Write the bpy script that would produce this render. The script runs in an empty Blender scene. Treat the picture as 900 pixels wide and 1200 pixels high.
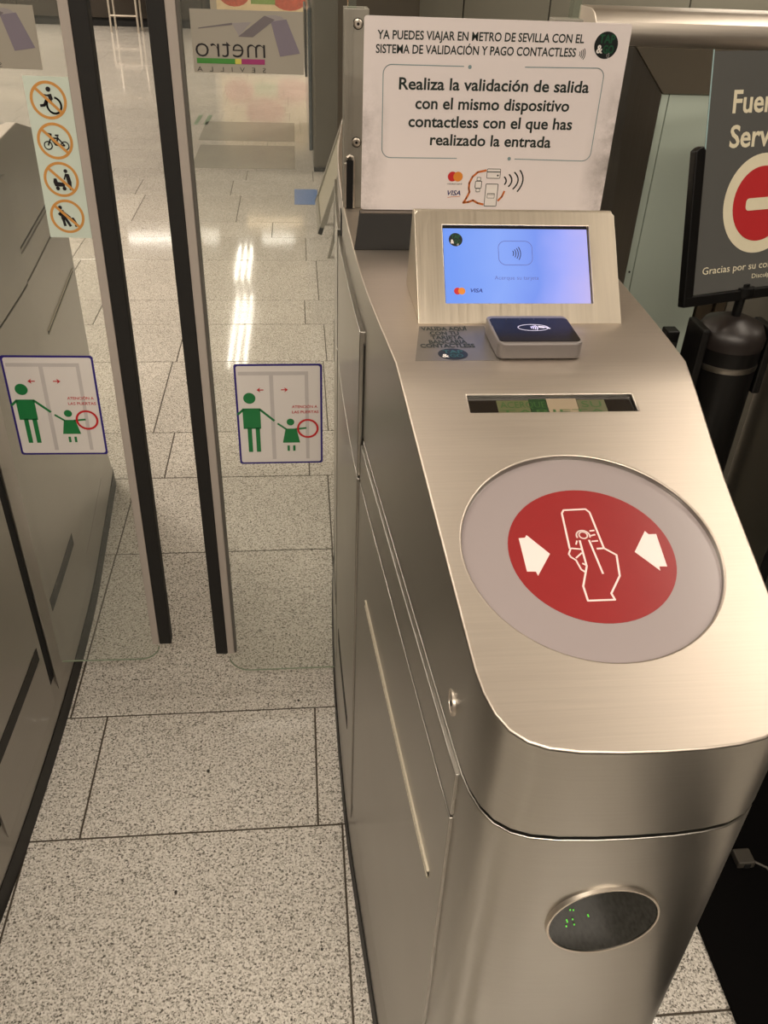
import bpy, bmesh, math, random
from mathutils import Vector, Matrix
from mathutils.geometry import tessellate_polygon
random.seed(7)
SC = bpy.context.scene
COL = SC.collection
PI = math.pi

# ------------------------------------------------------------------ camera
H = 1.48
f_px, pitch, yaw, roll = 989.0, 0.6074, 0.11352, 0.04232
Fv = Vector((math.sin(yaw)*math.cos(pitch), math.cos(yaw)*math.cos(pitch), -math.sin(pitch)))
R0 = Vector((math.cos(yaw), -math.sin(yaw), 0)); U0 = R0.cross(Fv)
Rv = math.cos(roll)*R0 + math.sin(roll)*U0
Uv = -math.sin(roll)*R0 + math.cos(roll)*U0
cd = bpy.data.cameras.new('camera'); cam = bpy.data.objects.new('camera', cd); COL.objects.link(cam)
cd.sensor_fit = 'HORIZONTAL'; cd.sensor_width = 36.0; cd.lens = 36.0*f_px/900.0
cd.clip_start = 0.02; cd.clip_end = 60
cam.matrix_world = Matrix(((Rv.x, Uv.x, -Fv.x, 0), (Rv.y, Uv.y, -Fv.y, 0), (Rv.z, Uv.z, -Fv.z, H), (0, 0, 0, 1)))
SC.camera = cam

# ------------------------------------------------------------------ world, exposure
w = bpy.data.worlds.new('world'); SC.world = w; w.use_nodes = True
w.node_tree.nodes['Background'].inputs[0].default_value = (1.0, .86, .68, 1)
w.node_tree.nodes['Background'].inputs[1].default_value = 0.12
SC.view_settings.view_transform = 'Standard'; SC.view_settings.look = 'None'
SC.view_settings.exposure = -0.28; SC.view_settings.gamma = 1.0
SC.view_settings.use_curve_mapping = False
CEIL = 2.8
WARM = (1.0, .88, .735)

# ------------------------------------------------------------------ materials
def srgb(r, g, b):
    def c(v):
        v /= 255.0
        return v/12.92 if v <= .04045 else ((v+.055)/1.055)**2.4
    return (c(r), c(g), c(b), 1)
_m = {}
def plain(name, rgb, rough=.5, metal=0, noise=.06, scale=30, emit=0, spec=.5, coat=0):
    """procedural: base colour with a little cloudy variation and roughness variation"""
    if name in _m: return _m[name]
    m = bpy.data.materials.new(name); m.use_nodes = True; nt = m.node_tree
    b = nt.nodes['Principled BSDF']
    tc = nt.nodes.new('ShaderNodeTexCoord'); no = nt.nodes.new('ShaderNodeTexNoise')
    no.inputs['Scale'].default_value = scale; no.inputs['Detail'].default_value = 4
    nt.links.new(tc.outputs['Object'], no.inputs['Vector'])
    mx = nt.nodes.new('ShaderNodeMix'); mx.data_type = 'RGBA'
    c = srgb(*rgb)
    mx.inputs['A'].default_value = tuple(v*(1-noise) for v in c[:3])+(1,)
    mx.inputs['B'].default_value = tuple(min(1, v*(1+noise)) for v in c[:3])+(1,)
    nt.links.new(no.outputs['Fac'], mx.inputs['Factor'])
    nt.links.new(mx.outputs['Result'], b.inputs['Base Color'])
    b.inputs['Roughness'].default_value = rough; b.inputs['Metallic'].default_value = metal
    b.inputs['Specular IOR Level'].default_value = spec
    b.inputs['Coat Weight'].default_value = coat; b.inputs['Coat Roughness'].default_value = .06
    if emit:
        nt.links.new(mx.outputs['Result'], b.inputs['Emission Color']); b.inputs['Emission Strength'].default_value = emit
    _m[name] = m; return m

def steel(name, col=(.58, .55, .50), rough=.3, stretch=(1, 60, 60), bump=.02, smudge=.06, cv=.14, rvar=.14):
    """brushed stainless steel: streaks along one axis, smudgy roughness"""
    if name in _m: return _m[name]
    m = bpy.data.materials.new(name); m.use_nodes = True; nt = m.node_tree
    b = nt.nodes['Principled BSDF']; b.inputs['Metallic'].default_value = 1
    tc = nt.nodes.new('ShaderNodeTexCoord'); mp = nt.nodes.new('ShaderNodeMapping')
    mp.inputs['Scale'].default_value = stretch
    no = nt.nodes.new('ShaderNodeTexNoise'); no.inputs['Scale'].default_value = 9; no.inputs['Detail'].default_value = 6; no.inputs['Roughness'].default_value = .7
    nt.links.new(tc.outputs['Object'], mp.inputs['Vector']); nt.links.new(mp.outputs['Vector'], no.inputs['Vector'])
    n2 = nt.nodes.new('ShaderNodeTexNoise'); n2.inputs['Scale'].default_value = 7; n2.inputs['Detail'].default_value = 5
    nt.links.new(tc.outputs['Object'], n2.inputs['Vector'])
    mx = nt.nodes.new('ShaderNodeMix'); mx.data_type = 'RGBA'
    mx.inputs['A'].default_value = tuple(v*(1-cv) for v in col)+(1,); mx.inputs['B'].default_value = tuple(min(1, v*(1+cv)) for v in col)+(1,)
    nt.links.new(no.outputs['Fac'], mx.inputs['Factor']); nt.links.new(mx.outputs['Result'], b.inputs['Base Color'])
    r1 = nt.nodes.new('ShaderNodeMath'); r1.operation = 'MULTIPLY_ADD'; r1.inputs[1].default_value = rvar; r1.inputs[2].default_value = rough-rvar/2-smudge/2
    r2 = nt.nodes.new('ShaderNodeMath'); r2.operation = 'MULTIPLY_ADD'; r2.inputs[1].default_value = smudge
    nt.links.new(no.outputs['Fac'], r1.inputs[0]); nt.links.new(n2.outputs['Fac'], r2.inputs[0]); nt.links.new(r1.outputs[0], r2.inputs[2])
    nt.links.new(r2.outputs[0], b.inputs['Roughness'])
    bp = nt.nodes.new('ShaderNodeBump'); bp.inputs['Strength'].default_value = bump; bp.inputs['Distance'].default_value = .001
    nt.links.new(no.outputs['Fac'], bp.inputs['Height']); nt.links.new(bp.outputs['Normal'], b.inputs['Normal'])
    _m[name] = m; return m

def granite():
    m = bpy.data.materials.new('granite'); m.use_nodes = True; nt = m.node_tree
    b = nt.nodes['Principled BSDF']
    g = nt.nodes.new('ShaderNodeNewGeometry')
    oi = nt.nodes.new('ShaderNodeObjectInfo')
    v1 = nt.nodes.new('ShaderNodeTexVoronoi'); v1.inputs['Scale'].default_value = 360; v1.inputs['Randomness'].default_value = 1
    n1 = nt.nodes.new('ShaderNodeTexNoise'); n1.inputs['Scale'].default_value = 230; n1.inputs['Detail'].default_value = 4; n1.inputs['Roughness'].default_value = .6
    n2 = nt.nodes.new('ShaderNodeTexNoise'); n2.inputs['Scale'].default_value = 2.5; n2.inputs['Detail'].default_value = 5
    for n in (v1, n1, n2): nt.links.new(g.outputs['Position'], n.inputs['Vector'])
    sep = nt.nodes.new('ShaderNodeSeparateColor'); nt.links.new(v1.outputs['Color'], sep.inputs[0])
    ad = nt.nodes.new('ShaderNodeMath'); ad.operation = 'MULTIPLY_ADD'; ad.inputs[1].default_value = .42
    nt.links.new(sep.outputs[0], ad.inputs[0]); nt.links.new(n1.outputs['Fac'], ad.inputs[2])
    cr = nt.nodes.new('ShaderNodeValToRGB'); e = cr.color_ramp
    e.elements[0].position = .42; e.elements[0].color = srgb(72, 69, 64)
    e.elements[1].position = .92; e.elements[1].color = srgb(218, 213, 206)
    for p, c in ((.52, srgb(128, 123, 115)), (.60, srgb(172, 167, 158)), (.74, srgb(200, 194, 185))):
        k = e.elements.new(p); k.color = c
    nt.links.new(ad.outputs[0], cr.inputs['Fac'])
    tone = nt.nodes.new('ShaderNodeMath'); tone.operation = 'MULTIPLY_ADD'; tone.inputs[1].default_value = .14; tone.inputs[2].default_value = .86
    nt.links.new(oi.outputs['Random'], tone.inputs[0])
    t2 = nt.nodes.new('ShaderNodeMath'); t2.operation = 'MULTIPLY_ADD'; t2.inputs[1].default_value = .25; nt.links.new(n2.outputs['Fac'], t2.inputs[0])
    nt.links.new(tone.outputs[0], t2.inputs[2])
    sc = nt.nodes.new('ShaderNodeVectorMath'); sc.operation = 'SCALE'
    nt.links.new(cr.outputs['Color'], sc.inputs[0]); nt.links.new(t2.outputs[0], sc.inputs['Scale'])
    nt.links.new(sc.outputs[0], b.inputs['Base Color'])
    rr = nt.nodes.new('ShaderNodeMath'); rr.operation = 'MULTIPLY_ADD'; rr.inputs[1].default_value = .10; rr.inputs[2].default_value = .025
    nt.links.new(n2.outputs['Fac'], rr.inputs[0]); nt.links.new(rr.outputs[0], b.inputs['Roughness'])
    return m

def glass(name, tint=(.93, .96, .93), haze=.03, fres=1.5):
    if name in _m: return _m[name]
    m = bpy.data.materials.new(name); m.use_nodes = True; nt = m.node_tree
    for n in list(nt.nodes):
        if n.type == 'BSDF_PRINCIPLED': nt.nodes.remove(n)
    out = [n for n in nt.nodes if n.type == 'OUTPUT_MATERIAL'][0]
    t = nt.nodes.new('ShaderNodeBsdfTransparent'); t.inputs[0].default_value = tint+(1,)
    gl = nt.nodes.new('ShaderNodeBsdfGlossy'); gl.inputs['Roughness'].default_value = .02
    fr = nt.nodes.new('ShaderNodeFresnel'); fr.inputs['IOR'].default_value = fres
    df = nt.nodes.new('ShaderNodeBsdfDiffuse'); df.inputs[0].default_value = (.7, .72, .66, 1)
    no = nt.nodes.new('ShaderNodeTexNoise'); no.inputs['Scale'].default_value = 5; no.inputs['Detail'].default_value = 3
    tc = nt.nodes.new('ShaderNodeTexCoord'); nt.links.new(tc.outputs['Object'], no.inputs['Vector'])
    ml = nt.nodes.new('ShaderNodeMath'); ml.operation = 'MULTIPLY'; ml.inputs[1].default_value = haze*2
    nt.links.new(no.outputs['Fac'], ml.inputs[0])
    a = nt.nodes.new('ShaderNodeMixShader'); c = nt.nodes.new('ShaderNodeMixShader')
    nt.links.new(ml.outputs[0], a.inputs[0]); nt.links.new(t.outputs[0], a.inputs[1]); nt.links.new(df.outputs[0], a.inputs[2])
    ge = nt.nodes.new('ShaderNodeNewGeometry'); inv = nt.nodes.new('ShaderNodeMath'); inv.operation = 'SUBTRACT'; inv.inputs[0].default_value = 1
    nt.links.new(ge.outputs['Backfacing'], inv.inputs[1]); fm = nt.nodes.new('ShaderNodeMath'); fm.operation = 'MULTIPLY'
    nt.links.new(fr.outputs[0], fm.inputs[0]); nt.links.new(inv.outputs[0], fm.inputs[1])
    nt.links.new(fm.outputs[0], c.inputs[0]); nt.links.new(a.outputs[0], c.inputs[1]); nt.links.new(gl.outputs[0], c.inputs[2])
    nt.links.new(c.outputs[0], out.inputs[0])
    _m[name] = m; return m

def lamp_mat(name, strength, col=WARM):
    if name in _m: return _m[name]
    m = bpy.data.materials.new(name); m.use_nodes = True; b = m.node_tree.nodes['Principled BSDF']
    b.inputs['Base Color'].default_value = (.9, .9, .9, 1)
    b.inputs['Emission Color'].default_value = col+(1,); b.inputs['Emission Strength'].default_value = strength
    _m[name] = m; return m

def grime_white():
    """white acrylic with grey finger grime towards some edges (its own shape, not shading)"""
    m = bpy.data.materials.new('white_acrylic'); m.use_nodes = True; nt = m.node_tree
    b = nt.nodes['Principled BSDF']; b.inputs['Roughness'].default_value = .28
    tc = nt.nodes.new('ShaderNodeTexCoord')
    n = nt.nodes.new('ShaderNodeTexNoise'); n.inputs['Scale'].default_value = 9; n.inputs['Detail'].default_value = 8; n.inputs['Roughness'].default_value = .75
    nt.links.new(tc.outputs['Object'], n.inputs['Vector'])
    sx = nt.nodes.new('ShaderNodeSeparateXYZ'); nt.links.new(tc.outputs['Object'], sx.inputs[0])
    # object x runs 0..0.377 : grime near both ends
    a = nt.nodes.new('ShaderNodeMath'); a.operation = 'SUBTRACT'; a.inputs[1].default_value = .1885; nt.links.new(sx.outputs['X'], a.inputs[0])
    ab = nt.nodes.new('ShaderNodeMath'); ab.operation = 'ABSOLUTE'; nt.links.new(a.outputs[0], ab.inputs[0])
    mr = nt.nodes.new('ShaderNodeMapRange'); mr.inputs['From Min'].default_value = .148; mr.inputs['From Max'].default_value = .188
    nt.links.new(ab.outputs[0], mr.inputs['Value'])
    zr = nt.nodes.new('ShaderNodeMapRange'); zr.inputs['From Min'].default_value = .20; zr.inputs['From Max'].default_value = .13
    nt.links.new(sx.outputs['Z'], zr.inputs['Value'])
    mu = nt.nodes.new('ShaderNodeMath'); mu.operation = 'MULTIPLY'; nt.links.new(mr.outputs[0], mu.inputs[0]); nt.links.new(zr.outputs[0], mu.inputs[1])
    nr = nt.nodes.new('ShaderNodeMapRange'); nr.inputs['From Min'].default_value = .42; nr.inputs['From Max'].default_value = .68
    nt.links.new(n.outputs['Fac'], nr.inputs['Value'])
    m2 = nt.nodes.new('ShaderNodeMath'); m2.operation = 'MULTIPLY'; nt.links.new(mu.outputs[0], m2.inputs[0]); nt.links.new(nr.outputs[0], m2.inputs[1])
    mx = nt.nodes.new('ShaderNodeMix'); mx.data_type = 'RGBA'; mx.inputs['A'].default_value = srgb(226, 217, 216); mx.inputs['B'].default_value = srgb(140, 132, 128)
    nt.links.new(m2.outputs[0], mx.inputs['Factor']); nt.links.new(mx.outputs['Result'], b.inputs['Base Color'])
    return m

def screen_mat():
    m = bpy.data.materials.new('lit_screen'); m.use_nodes = True; nt = m.node_tree
    b = nt.nodes['Principled BSDF']; b.inputs['Roughness'].default_value = .15; b.inputs['Base Color'].default_value = (.02, .02, .03, 1)
    tc = nt.nodes.new('ShaderNodeTexCoord'); sx = nt.nodes.new('ShaderNodeSeparateXYZ'); nt.links.new(tc.outputs['Object'], sx.inputs[0])
    n = nt.nodes.new('ShaderNodeTexNoise'); n.inputs['Scale'].default_value = 14; n.inputs['Detail'].default_value = 2
    nt.links.new(tc.outputs['Object'], n.inputs['Vector'])
    ad = nt.nodes.new('ShaderNodeMath'); ad.operation = 'MULTIPLY_ADD'; ad.inputs[1].default_value = .06; nt.links.new(n.outputs['Fac'], ad.inputs[0]); nt.links.new(sx.outputs['X'], ad.inputs[2])
    cr = nt.nodes.new('ShaderNodeValToRGB'); e = cr.color_ramp
    mr = nt.nodes.new('ShaderNodeMapRange'); mr.inputs['From Min'].default_value = -.05; mr.inputs['From Max'].default_value = .12
    nt.links.new(ad.outputs[0], mr.inputs['Value']); nt.links.new(mr.outputs[0], cr.inputs['Fac'])
    e.elements[0].position = 0; e.elements[0].color = srgb(112, 152, 240)
    e.elements[1].position = 1; e.elements[1].color = srgb(190, 180, 236)
    for p, c in ((.35, srgb(134, 166, 244)), (.62, srgb(118, 148, 236)), (.78, srgb(158, 168, 246))):
        k = e.elements.new(p); k.color = c
    nt.links.new(cr.outputs['Color'], b.inputs['Emission Color']); b.inputs['Emission Strength'].default_value = 1.25
    return m

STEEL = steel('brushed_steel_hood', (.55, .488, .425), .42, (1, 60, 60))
STEEL_S = steel('brushed_steel_side_shaded', (.36, .344, .315), .30, (1, 1, 45), .01, .05, .07, .06)  # darker copy of the hood steel; shade of upright faces put into its colour
STEEL_D = steel('brushed_steel_dark', (.30, .28, .25), .32, (40, 40, 1))
STEEL_R = steel('satin_rail', (.62, .56, .49), .42, (1, 40, 40))
ALU = plain('aluminium_profile', (150, 146, 136), .42, .35, .05, 60)
DOORALU = plain('door_profile_paint', (176, 166, 158), .45, .1, .04, 40)
RUBBER = plain('black_rubber', (22, 20, 18), .7, 0, .2, 60)
BLACK = plain('black_plastic', (12, 11, 11), .35, 0, .2, 60, 0, .3)
GAP = plain('dark_gap', (10, 9, 8), .9)
GROOVE = plain('groove_dark', (40, 38, 34), .6, .5)  # dark metal tone for joints, washers and the rivet
WHITE = plain('white_print', (232, 226, 218), .4)
INK = plain('dark_green_ink', (24, 36, 32), .5)
LINEINK = plain('blue_grey_line', (128, 148, 152), .5)
CARD = plain('printed_card_white', (226, 220, 216), .4, 0, .02)
PGREEN = plain('pictogram_green', (22, 120, 62), .45)
PBLUE = plain('border_blue', (38, 22, 120), .4)
PRED = plain('print_red', (196, 32, 38), .45)
PGREY = plain('door_drawing_grey', (198, 192, 190), .45)
PORANGE = plain('ring_orange', (204, 146, 76), .45)
PALE = plain('pale_aqua_film', (206, 218, 206), .4)
PBLACK = plain('pictogram_black', (30, 26, 30), .45)

# ------------------------------------------------------------------ object helpers
def link(me, name, mat, parent=None):
    o = bpy.data.objects.new(name, me); COL.objects.link(o)
    if mat is not None and not me.materials: me.materials.append(mat)
    if parent is not None:
        o.parent = parent
        b = base_of(parent)
        if b.length > 0: me.transform(Matrix.Translation(-b))
    return o
def base_of(p):
    v = Vector((0, 0, 0))
    while p is not None:
        v += p.location; p = p.parent
    return v
def thing(name, label, cat, loc=(0, 0, 0), group=None):
    o = bpy.data.objects.new(name, None); COL.objects.link(o); o.location = loc; o.empty_display_size = .05
    tag(o, label, cat, group); return o
def tag(o, label=None, cat=None, group=None, kind=None):
    if label: o['label'] = label
    if cat: o['category'] = cat
    if group: o['group'] = group
    if kind: o['kind'] = kind
    return o
def smooth(me, deg=30):
    for p in me.polygons: p.use_smooth = True
    me.set_sharp_from_angle(angle=math.radians(deg))
def mesh_from(verts, faces, name='m'):
    me = bpy.data.meshes.new(name); me.from_pydata([tuple(v) for v in verts], [], faces); me.update()
    bm = bmesh.new(); bm.from_mesh(me); bmesh.ops.recalc_face_normals(bm, faces=bm.faces); bm.to_mesh(me); bm.free()
    return me
def bevel(o, wd=.0015, seg=2):
    md = o.modifiers.new('bevel', 'BEVEL'); md.width = wd; md.segments = seg; md.limit_method = 'ANGLE'; md.angle_limit = math.radians(35)
    md.harden_normals = False
    return o
def boxm(bm, a, b):
    vs = [bm.verts.new((x, y, z)) for x in (a[0], b[0]) for y in (a[1], b[1]) for z in (a[2], b[2])]
    for q in ((0, 1, 3, 2), (4, 6, 7, 5), (0, 4, 5, 1), (2, 3, 7, 6), (0, 2, 6, 4), (1, 5, 7, 3)): bm.faces.new([vs[i] for i in q])
def box(a, b, name, mat, parent=None, bev=0):
    bm = bmesh.new(); boxm(bm, a, b); bmesh.ops.recalc_face_normals(bm, faces=bm.faces)
    me = bpy.data.meshes.new(name); bm.to_mesh(me); bm.free(); me.transform(Matrix())
    o = link(me, name, mat, parent)
    if bev: bevel(o, bev)
    return o
def boxes(lst, name, mat, parent=None, bev=0):
    bm = bmesh.new()
    for a, b in lst: boxm(bm, a, b)
    bmesh.ops.recalc_face_normals(bm, faces=bm.faces)
    me = bpy.data.meshes.new(name); bm.to_mesh(me); bm.free()
    o = link(me, name, mat, parent)
    if bev: bevel(o, bev)
    return o
def prism(outline, ax, a0, a1, name, mat, parent=None, bev=0, sm=False):
    """outline: 2D points in the two axes other than ax, extruded along ax from a0 to a1"""
    n = len(outline); V = []
    for a in (a0, a1):
        for p in outline:
            if ax == 'x': V.append((a, p[0], p[1]))
            elif ax == 'y': V.append((p[0], a, p[1]))
            else: V.append((p[0], p[1], a))
    F = [tuple(range(n)), tuple(range(2*n-1, n-1, -1))] + [(i, (i+1) % n, n+(i+1) % n, n+i) for i in range(n)]
    me = mesh_from(V, F, name)
    if sm: smooth(me)
    o = link(me, name, mat, parent)
    if bev: bevel(o, bev)
    return o
def lathe(prof, c, name, mat, parent=None, seg=32, axis='z', sm=True):
    V = []; F = []; n = len(prof)
    for i in range(seg):
        t = 2*PI*i/seg
        for r, z in prof:
            p = (r*math.cos(t), r*math.sin(t), z)
            if axis == 'y': p = (p[0], p[2], p[1])
            if axis == 'x': p = (p[2], p[0], p[1])
            V.append((p[0]+c[0], p[1]+c[1], p[2]+c[2]))
    for i in range(seg):
        j = (i+1) % seg
        for k in range(n-1): F.append((i*n+k, j*n+k, j*n+k+1, i*n+k+1))
    F.append(tuple(i*n for i in range(seg))); F.append(tuple(i*n+n-1 for i in range(seg)))
    me = mesh_from(V, F, name)
    if sm: smooth(me, 40)
    return link(me, name, mat, parent)
def tube(pts, r, name, mat, parent=None, seg=8):
    pts = [Vector(p) for p in pts]; V = []; F = []; n = len(pts)
    for i, p in enumerate(pts):
        d = (pts[min(i+1, n-1)]-pts[max(i-1, 0)]).normalized()
        a = Vector((0, 0, 1)) if abs(d.z) < .9 else Vector((1, 0, 0))
        u = d.cross(a).normalized(); v = d.cross(u)
        for k in range(seg):
            t = 2*PI*k/seg; V.append(p+u*r*math.cos(t)+v*r*math.sin(t))
    for i in range(n-1):
        for k in range(seg):
            l = (k+1) % seg; F.append((i*seg+k, i*seg+l, (i+1)*seg+l, (i+1)*seg+k))
    F.append(tuple(range(seg))); F.append(tuple((n-1)*seg+k for k in range(seg)))
    me = mesh_from(V, F, name); smooth(me, 50)
    return link(me, name, mat, parent)

# flat print on a real surface: local 2-D frame (origin, u right, v up, normal towards the reader)
class Sheet:
    def __init__(s, o, u, v, parent, step=.0003):
        s.o = Vector(o); s.u = Vector(u).normalized(); s.v = Vector(v).normalized(); s.n = s.u.cross(s.v); s.parent = parent; s.step = step
    def P(s, p, h=0): return s.o + s.u*p[0] + s.v*p[1] + s.n*h
    def _mk(s, polys, layer, name, mat, parent=None, top=True):
        """polys: list of (outer, [holes]) -> thin raised shapes (front face and rim)"""
        V = []; F = []; h1 = layer*s.step; h0 = h1 - s.step*.9
        for outer, holes in polys:
            loops = [outer]+list(holes); b = len(V); flat = [p for l in loops for p in l]
            tri = tessellate_polygon([[Vector((p[0], p[1], 0)) for p in l] for l in loops])
            V += [s.P(p, h1) for p in flat]
            for t in tri:
                a, c, d = (flat[i] for i in t)
                ar = (c[0]-a[0])*(d[1]-a[1])-(c[1]-a[1])*(d[0]-a[0])
                F.append(tuple(b+i for i in (t if ar > 0 else t[::-1])))
            k = b; m = len(V); V += [s.P(p, h0) for p in flat]; q = 0
            for l in loops:
                n = len(l)
                for i in range(n): F.append((b+q+i, m+q+i, m+q+(i+1) % n, b+q+(i+1) % n))
                q += n
        me = bpy.data.meshes.new(name); me.from_pydata([tuple(v) for v in V], [], F); me.update()
        return link(me, name, mat, parent or s.parent)
    def poly(s, pts, layer, name, mat, **k): return s._mk([(pts, [])], layer, name, mat, **k)
    def polys(s, lst, layer, name, mat, **k): return s._mk([(p, []) for p in lst], layer, name, mat, **k)
    def ringshape(s, c, r0, r1, seg=48):
        return (circ(c, r1, seg), [circ(c, r0, seg)])
def circ(c, r, seg=40, rx=None):
    rx = rx or r
    return [(c[0]+rx*math.cos(2*PI*i/seg), c[1]+r*math.sin(2*PI*i/seg)) for i in range(seg)]
def rrect(x0, y0, x1, y1, r, seg=6):
    out = []
    for cx, cy, a in ((x1-r, y1-r, 0), (x0+r, y1-r, 90), (x0+r, y0+r, 180), (x1-r, y0+r, 270)):
        for i in range(seg+1):
            t = math.radians(a+90*i/seg); out.append((cx+r*math.cos(t), cy+r*math.sin(t)))
    return out
def stroke(pts, wd, closed=False):
    """list of quads + round joints following a polyline"""
    out = []; P = list(pts)+([pts[0]] if closed else [])
    for a, b in zip(P[:-1], P[1:]):
        dx, dy = b[0]-a[0], b[1]-a[1]; L = math.hypot(dx, dy) or 1; nx, ny = -dy/L*wd/2, dx/L*wd/2
        out.append([(a[0]-nx, a[1]-ny), (b[0]-nx, b[1]-ny), (b[0]+nx, b[1]+ny), (a[0]+nx, a[1]+ny)])
    for p in (P[1:-1] if not closed else P[:-1]): out.append(circ(p, wd/2, 10))
    return out
def arc(c, r, a0, a1, n=12, ry=None):
    ry = ry or r
    return [(c[0]+r*math.cos(math.radians(a0+(a1-a0)*i/n)), c[1]+ry*math.sin(math.radians(a0+(a1-a0)*i/n))) for i in range(n+1)]
def waves(cx, cy, h, n=4, wd=None):
    """contactless waves opening to the left"""
    wd = wd or h*.09; out = []
    for i in range(n):
        out += stroke(arc((cx-h*.68, cy), h*(.42+.62*i/max(1, n-1)), -34, 34, 8), wd)
    return out
_cap = None
def lettering(sheet, s, u0, u1, v, cap, mat, layer=2, bold=0, mirror=False, name='lettering', parent=None, shear=0, spacing=1.0, slope=0):
    """text whose ink spans u0..u1 with its baseline at v and the given capital height"""
    global _cap
    def mk(txt):
        c = bpy.data.curves.new('t', 'FONT'); c.body = txt; c.size = 1; c.offset = bold; c.shear = shear; c.resolution_u = 3; c.space_character = spacing
        c.extrude = 0
        o = bpy.data.objects.new('t', c); COL.objects.link(o)
        dg = bpy.context.evaluated_depsgraph_get(); dg.update(); me = bpy.data.meshes.new_from_object(o.evaluated_get(dg))
        bpy.data.objects.remove(o); bpy.data.curves.remove(c); return me
    if _cap is None:
        hm = mk('H'); _cap = max(q.co.y for q in hm.vertices)-min(q.co.y for q in hm.vertices); bpy.data.meshes.remove(hm)
    me = mk(s); xs = [q.co.x for q in me.vertices]; x0, x1 = min(xs), max(xs)
    sy = cap/_cap; sx = (u1-u0)/(x1-x0)
    vs = []
    for q in me.vertices:
        u = (q.co.x-x0)*sx; vv = v+q.co.y*sy+slope*u
        u = u1-u if mirror else u0+u
        vs.append(sheet.P((u, vv), layer*sheet.step))
    fs = [tuple(p.vertices) if not mirror else tuple(p.vertices)[::-1] for p in me.polygons]
    bpy.data.meshes.remove(me)
    m2 = bpy.data.meshes.new(name); m2.from_pydata([tuple(q) for q in vs], [], fs); m2.update()
    o = link(m2, name, mat, parent or sheet.parent); return o

# ================================================================== SETTING
# floor: grout slab with individual granite slabs; rows of 0.40, 0.30 and 0.60 m
floor = box((-8, -4, -.05), (7, 17, -.0016), 'floor', plain('grout', (70, 62, 52), .8, 0, .2, 40)); tag(floor, kind='structure')
GR = granite()
tile_mesh = {}
def tile_geo(wd, dp):
    key = (round(wd, 3), round(dp, 3))
    if key not in tile_mesh:
        bm = bmesh.new(); boxm(bm, (0.0019, .0019, -.012), (wd-.0019, dp-.0019, 0)); bmesh.ops.recalc_face_normals(bm, faces=bm.faces)
        es = [e for e in bm.edges if e.verts[0].co.z > -.001 and e.verts[1].co.z > -.001]
        bmesh.ops.bevel(bm, geom=es, offset=.0012, segments=1, affect='EDGES')
        me = bpy.data.meshes.new('slab'); bm.to_mesh(me); bm.free(); me.materials.append(GR); tile_mesh[key] = me
    return tile_mesh[key]
edges = [.63, 1.03, 1.34, 1.938, 2.334, 2.63, 3.21, 3.598, 3.89, 4.466]
ph = {0: .06, 1: .012, 2: .075, 3: .076, 4: -.447, 5: -.52, 6: .103, 7: .02, 8: -.52}
y = 4.466; k = 0
while y < 16.9: y += (.395, .297, .59)[k % 3]; edges.append(min(y, 17)); k += 1
lo = .63; pre = []; k = 0
while lo > -1.9: lo -= (.6, .3, .4)[k % 3]; pre.insert(0, lo); k += 1
nb = len(pre); edges = pre+edges
far = bmesh.new(); count = 0
for r in range(len(edges)-1):
    y0, y1 = edges[r], edges[r+1]; d = y1-y0
    L = .464 if abs(d-.3) < .03 else .608
    off = ph.get(r-nb, random.uniform(0, L))
    vis_near = -0.1 < y0 < 6.3
    xa, xb = (-1.75, 1.7)
    i0 = math.floor((-8-off)/L); i1 = math.ceil((7-off)/L)
    for i in range(i0, i1):
        x = off+i*L
        if vis_near and x+L > xa and x < xb and (y0 > 2.2 or (x+L > -.62 and x < .15) or (y0 < 1.5 and x > .1 and x < .9)) and count < 290:
            if r == nb and .5 < x < 1.0: continue
            o = bpy.data.objects.new('granite_slab', tile_geo(L+(.45 if r == nb and .0 < x < .1 else 0), round(d, 3))); COL.objects.link(o); o.parent = floor
            o.location = (x, y0, random.uniform(-.0003, .0003)); count += 1
        elif x > -8 and x+L < 7 and not (r == nb and .0 < x < 1.0):
            boxm(far, (x+.0014, y0+.0014, -.02), (x+L-.0014, y1-.0014, 0))
bmesh.ops.recalc_face_normals(far, faces=far.faces)
me = bpy.data.meshes.new('granite_slab'); far.to_mesh(me); far.free(); me.materials.append(GR)
o = bpy.data.objects.new('granite_slab', me); COL.objects.link(o); o.parent = floor; o['kind'] = 'stuff'

WALLC = plain('wall_enamel', (150, 146, 132), .55, 0, .05, 2)
DARKW = plain('dark_wall_paint', (62, 58, 52), .5, 0, .1, 2)
ceiling = box((-8, -4, CEIL), (7, 17, CEIL+.1), 'ceiling', plain('ceiling_panel_paint', (158, 148, 130), .7, 0, .05, 1.5)); tag(ceiling, kind='structure')
for nm, a, b, mt in (('wall_back', (-8, 17, 0), (7, 17.1, CEIL), DARKW), ('wall_front', (-8, -4.1, 0), (7, -4, CEIL), DARKW),
                     ('wall_left', (-8.1, -4, 0), (-8, 17, CEIL), WALLC), ('wall_right', (7, -4, 0), (7.1, 17, CEIL), WALLC)):
    tag(box(a, b, nm, mt), kind='structure')

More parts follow.
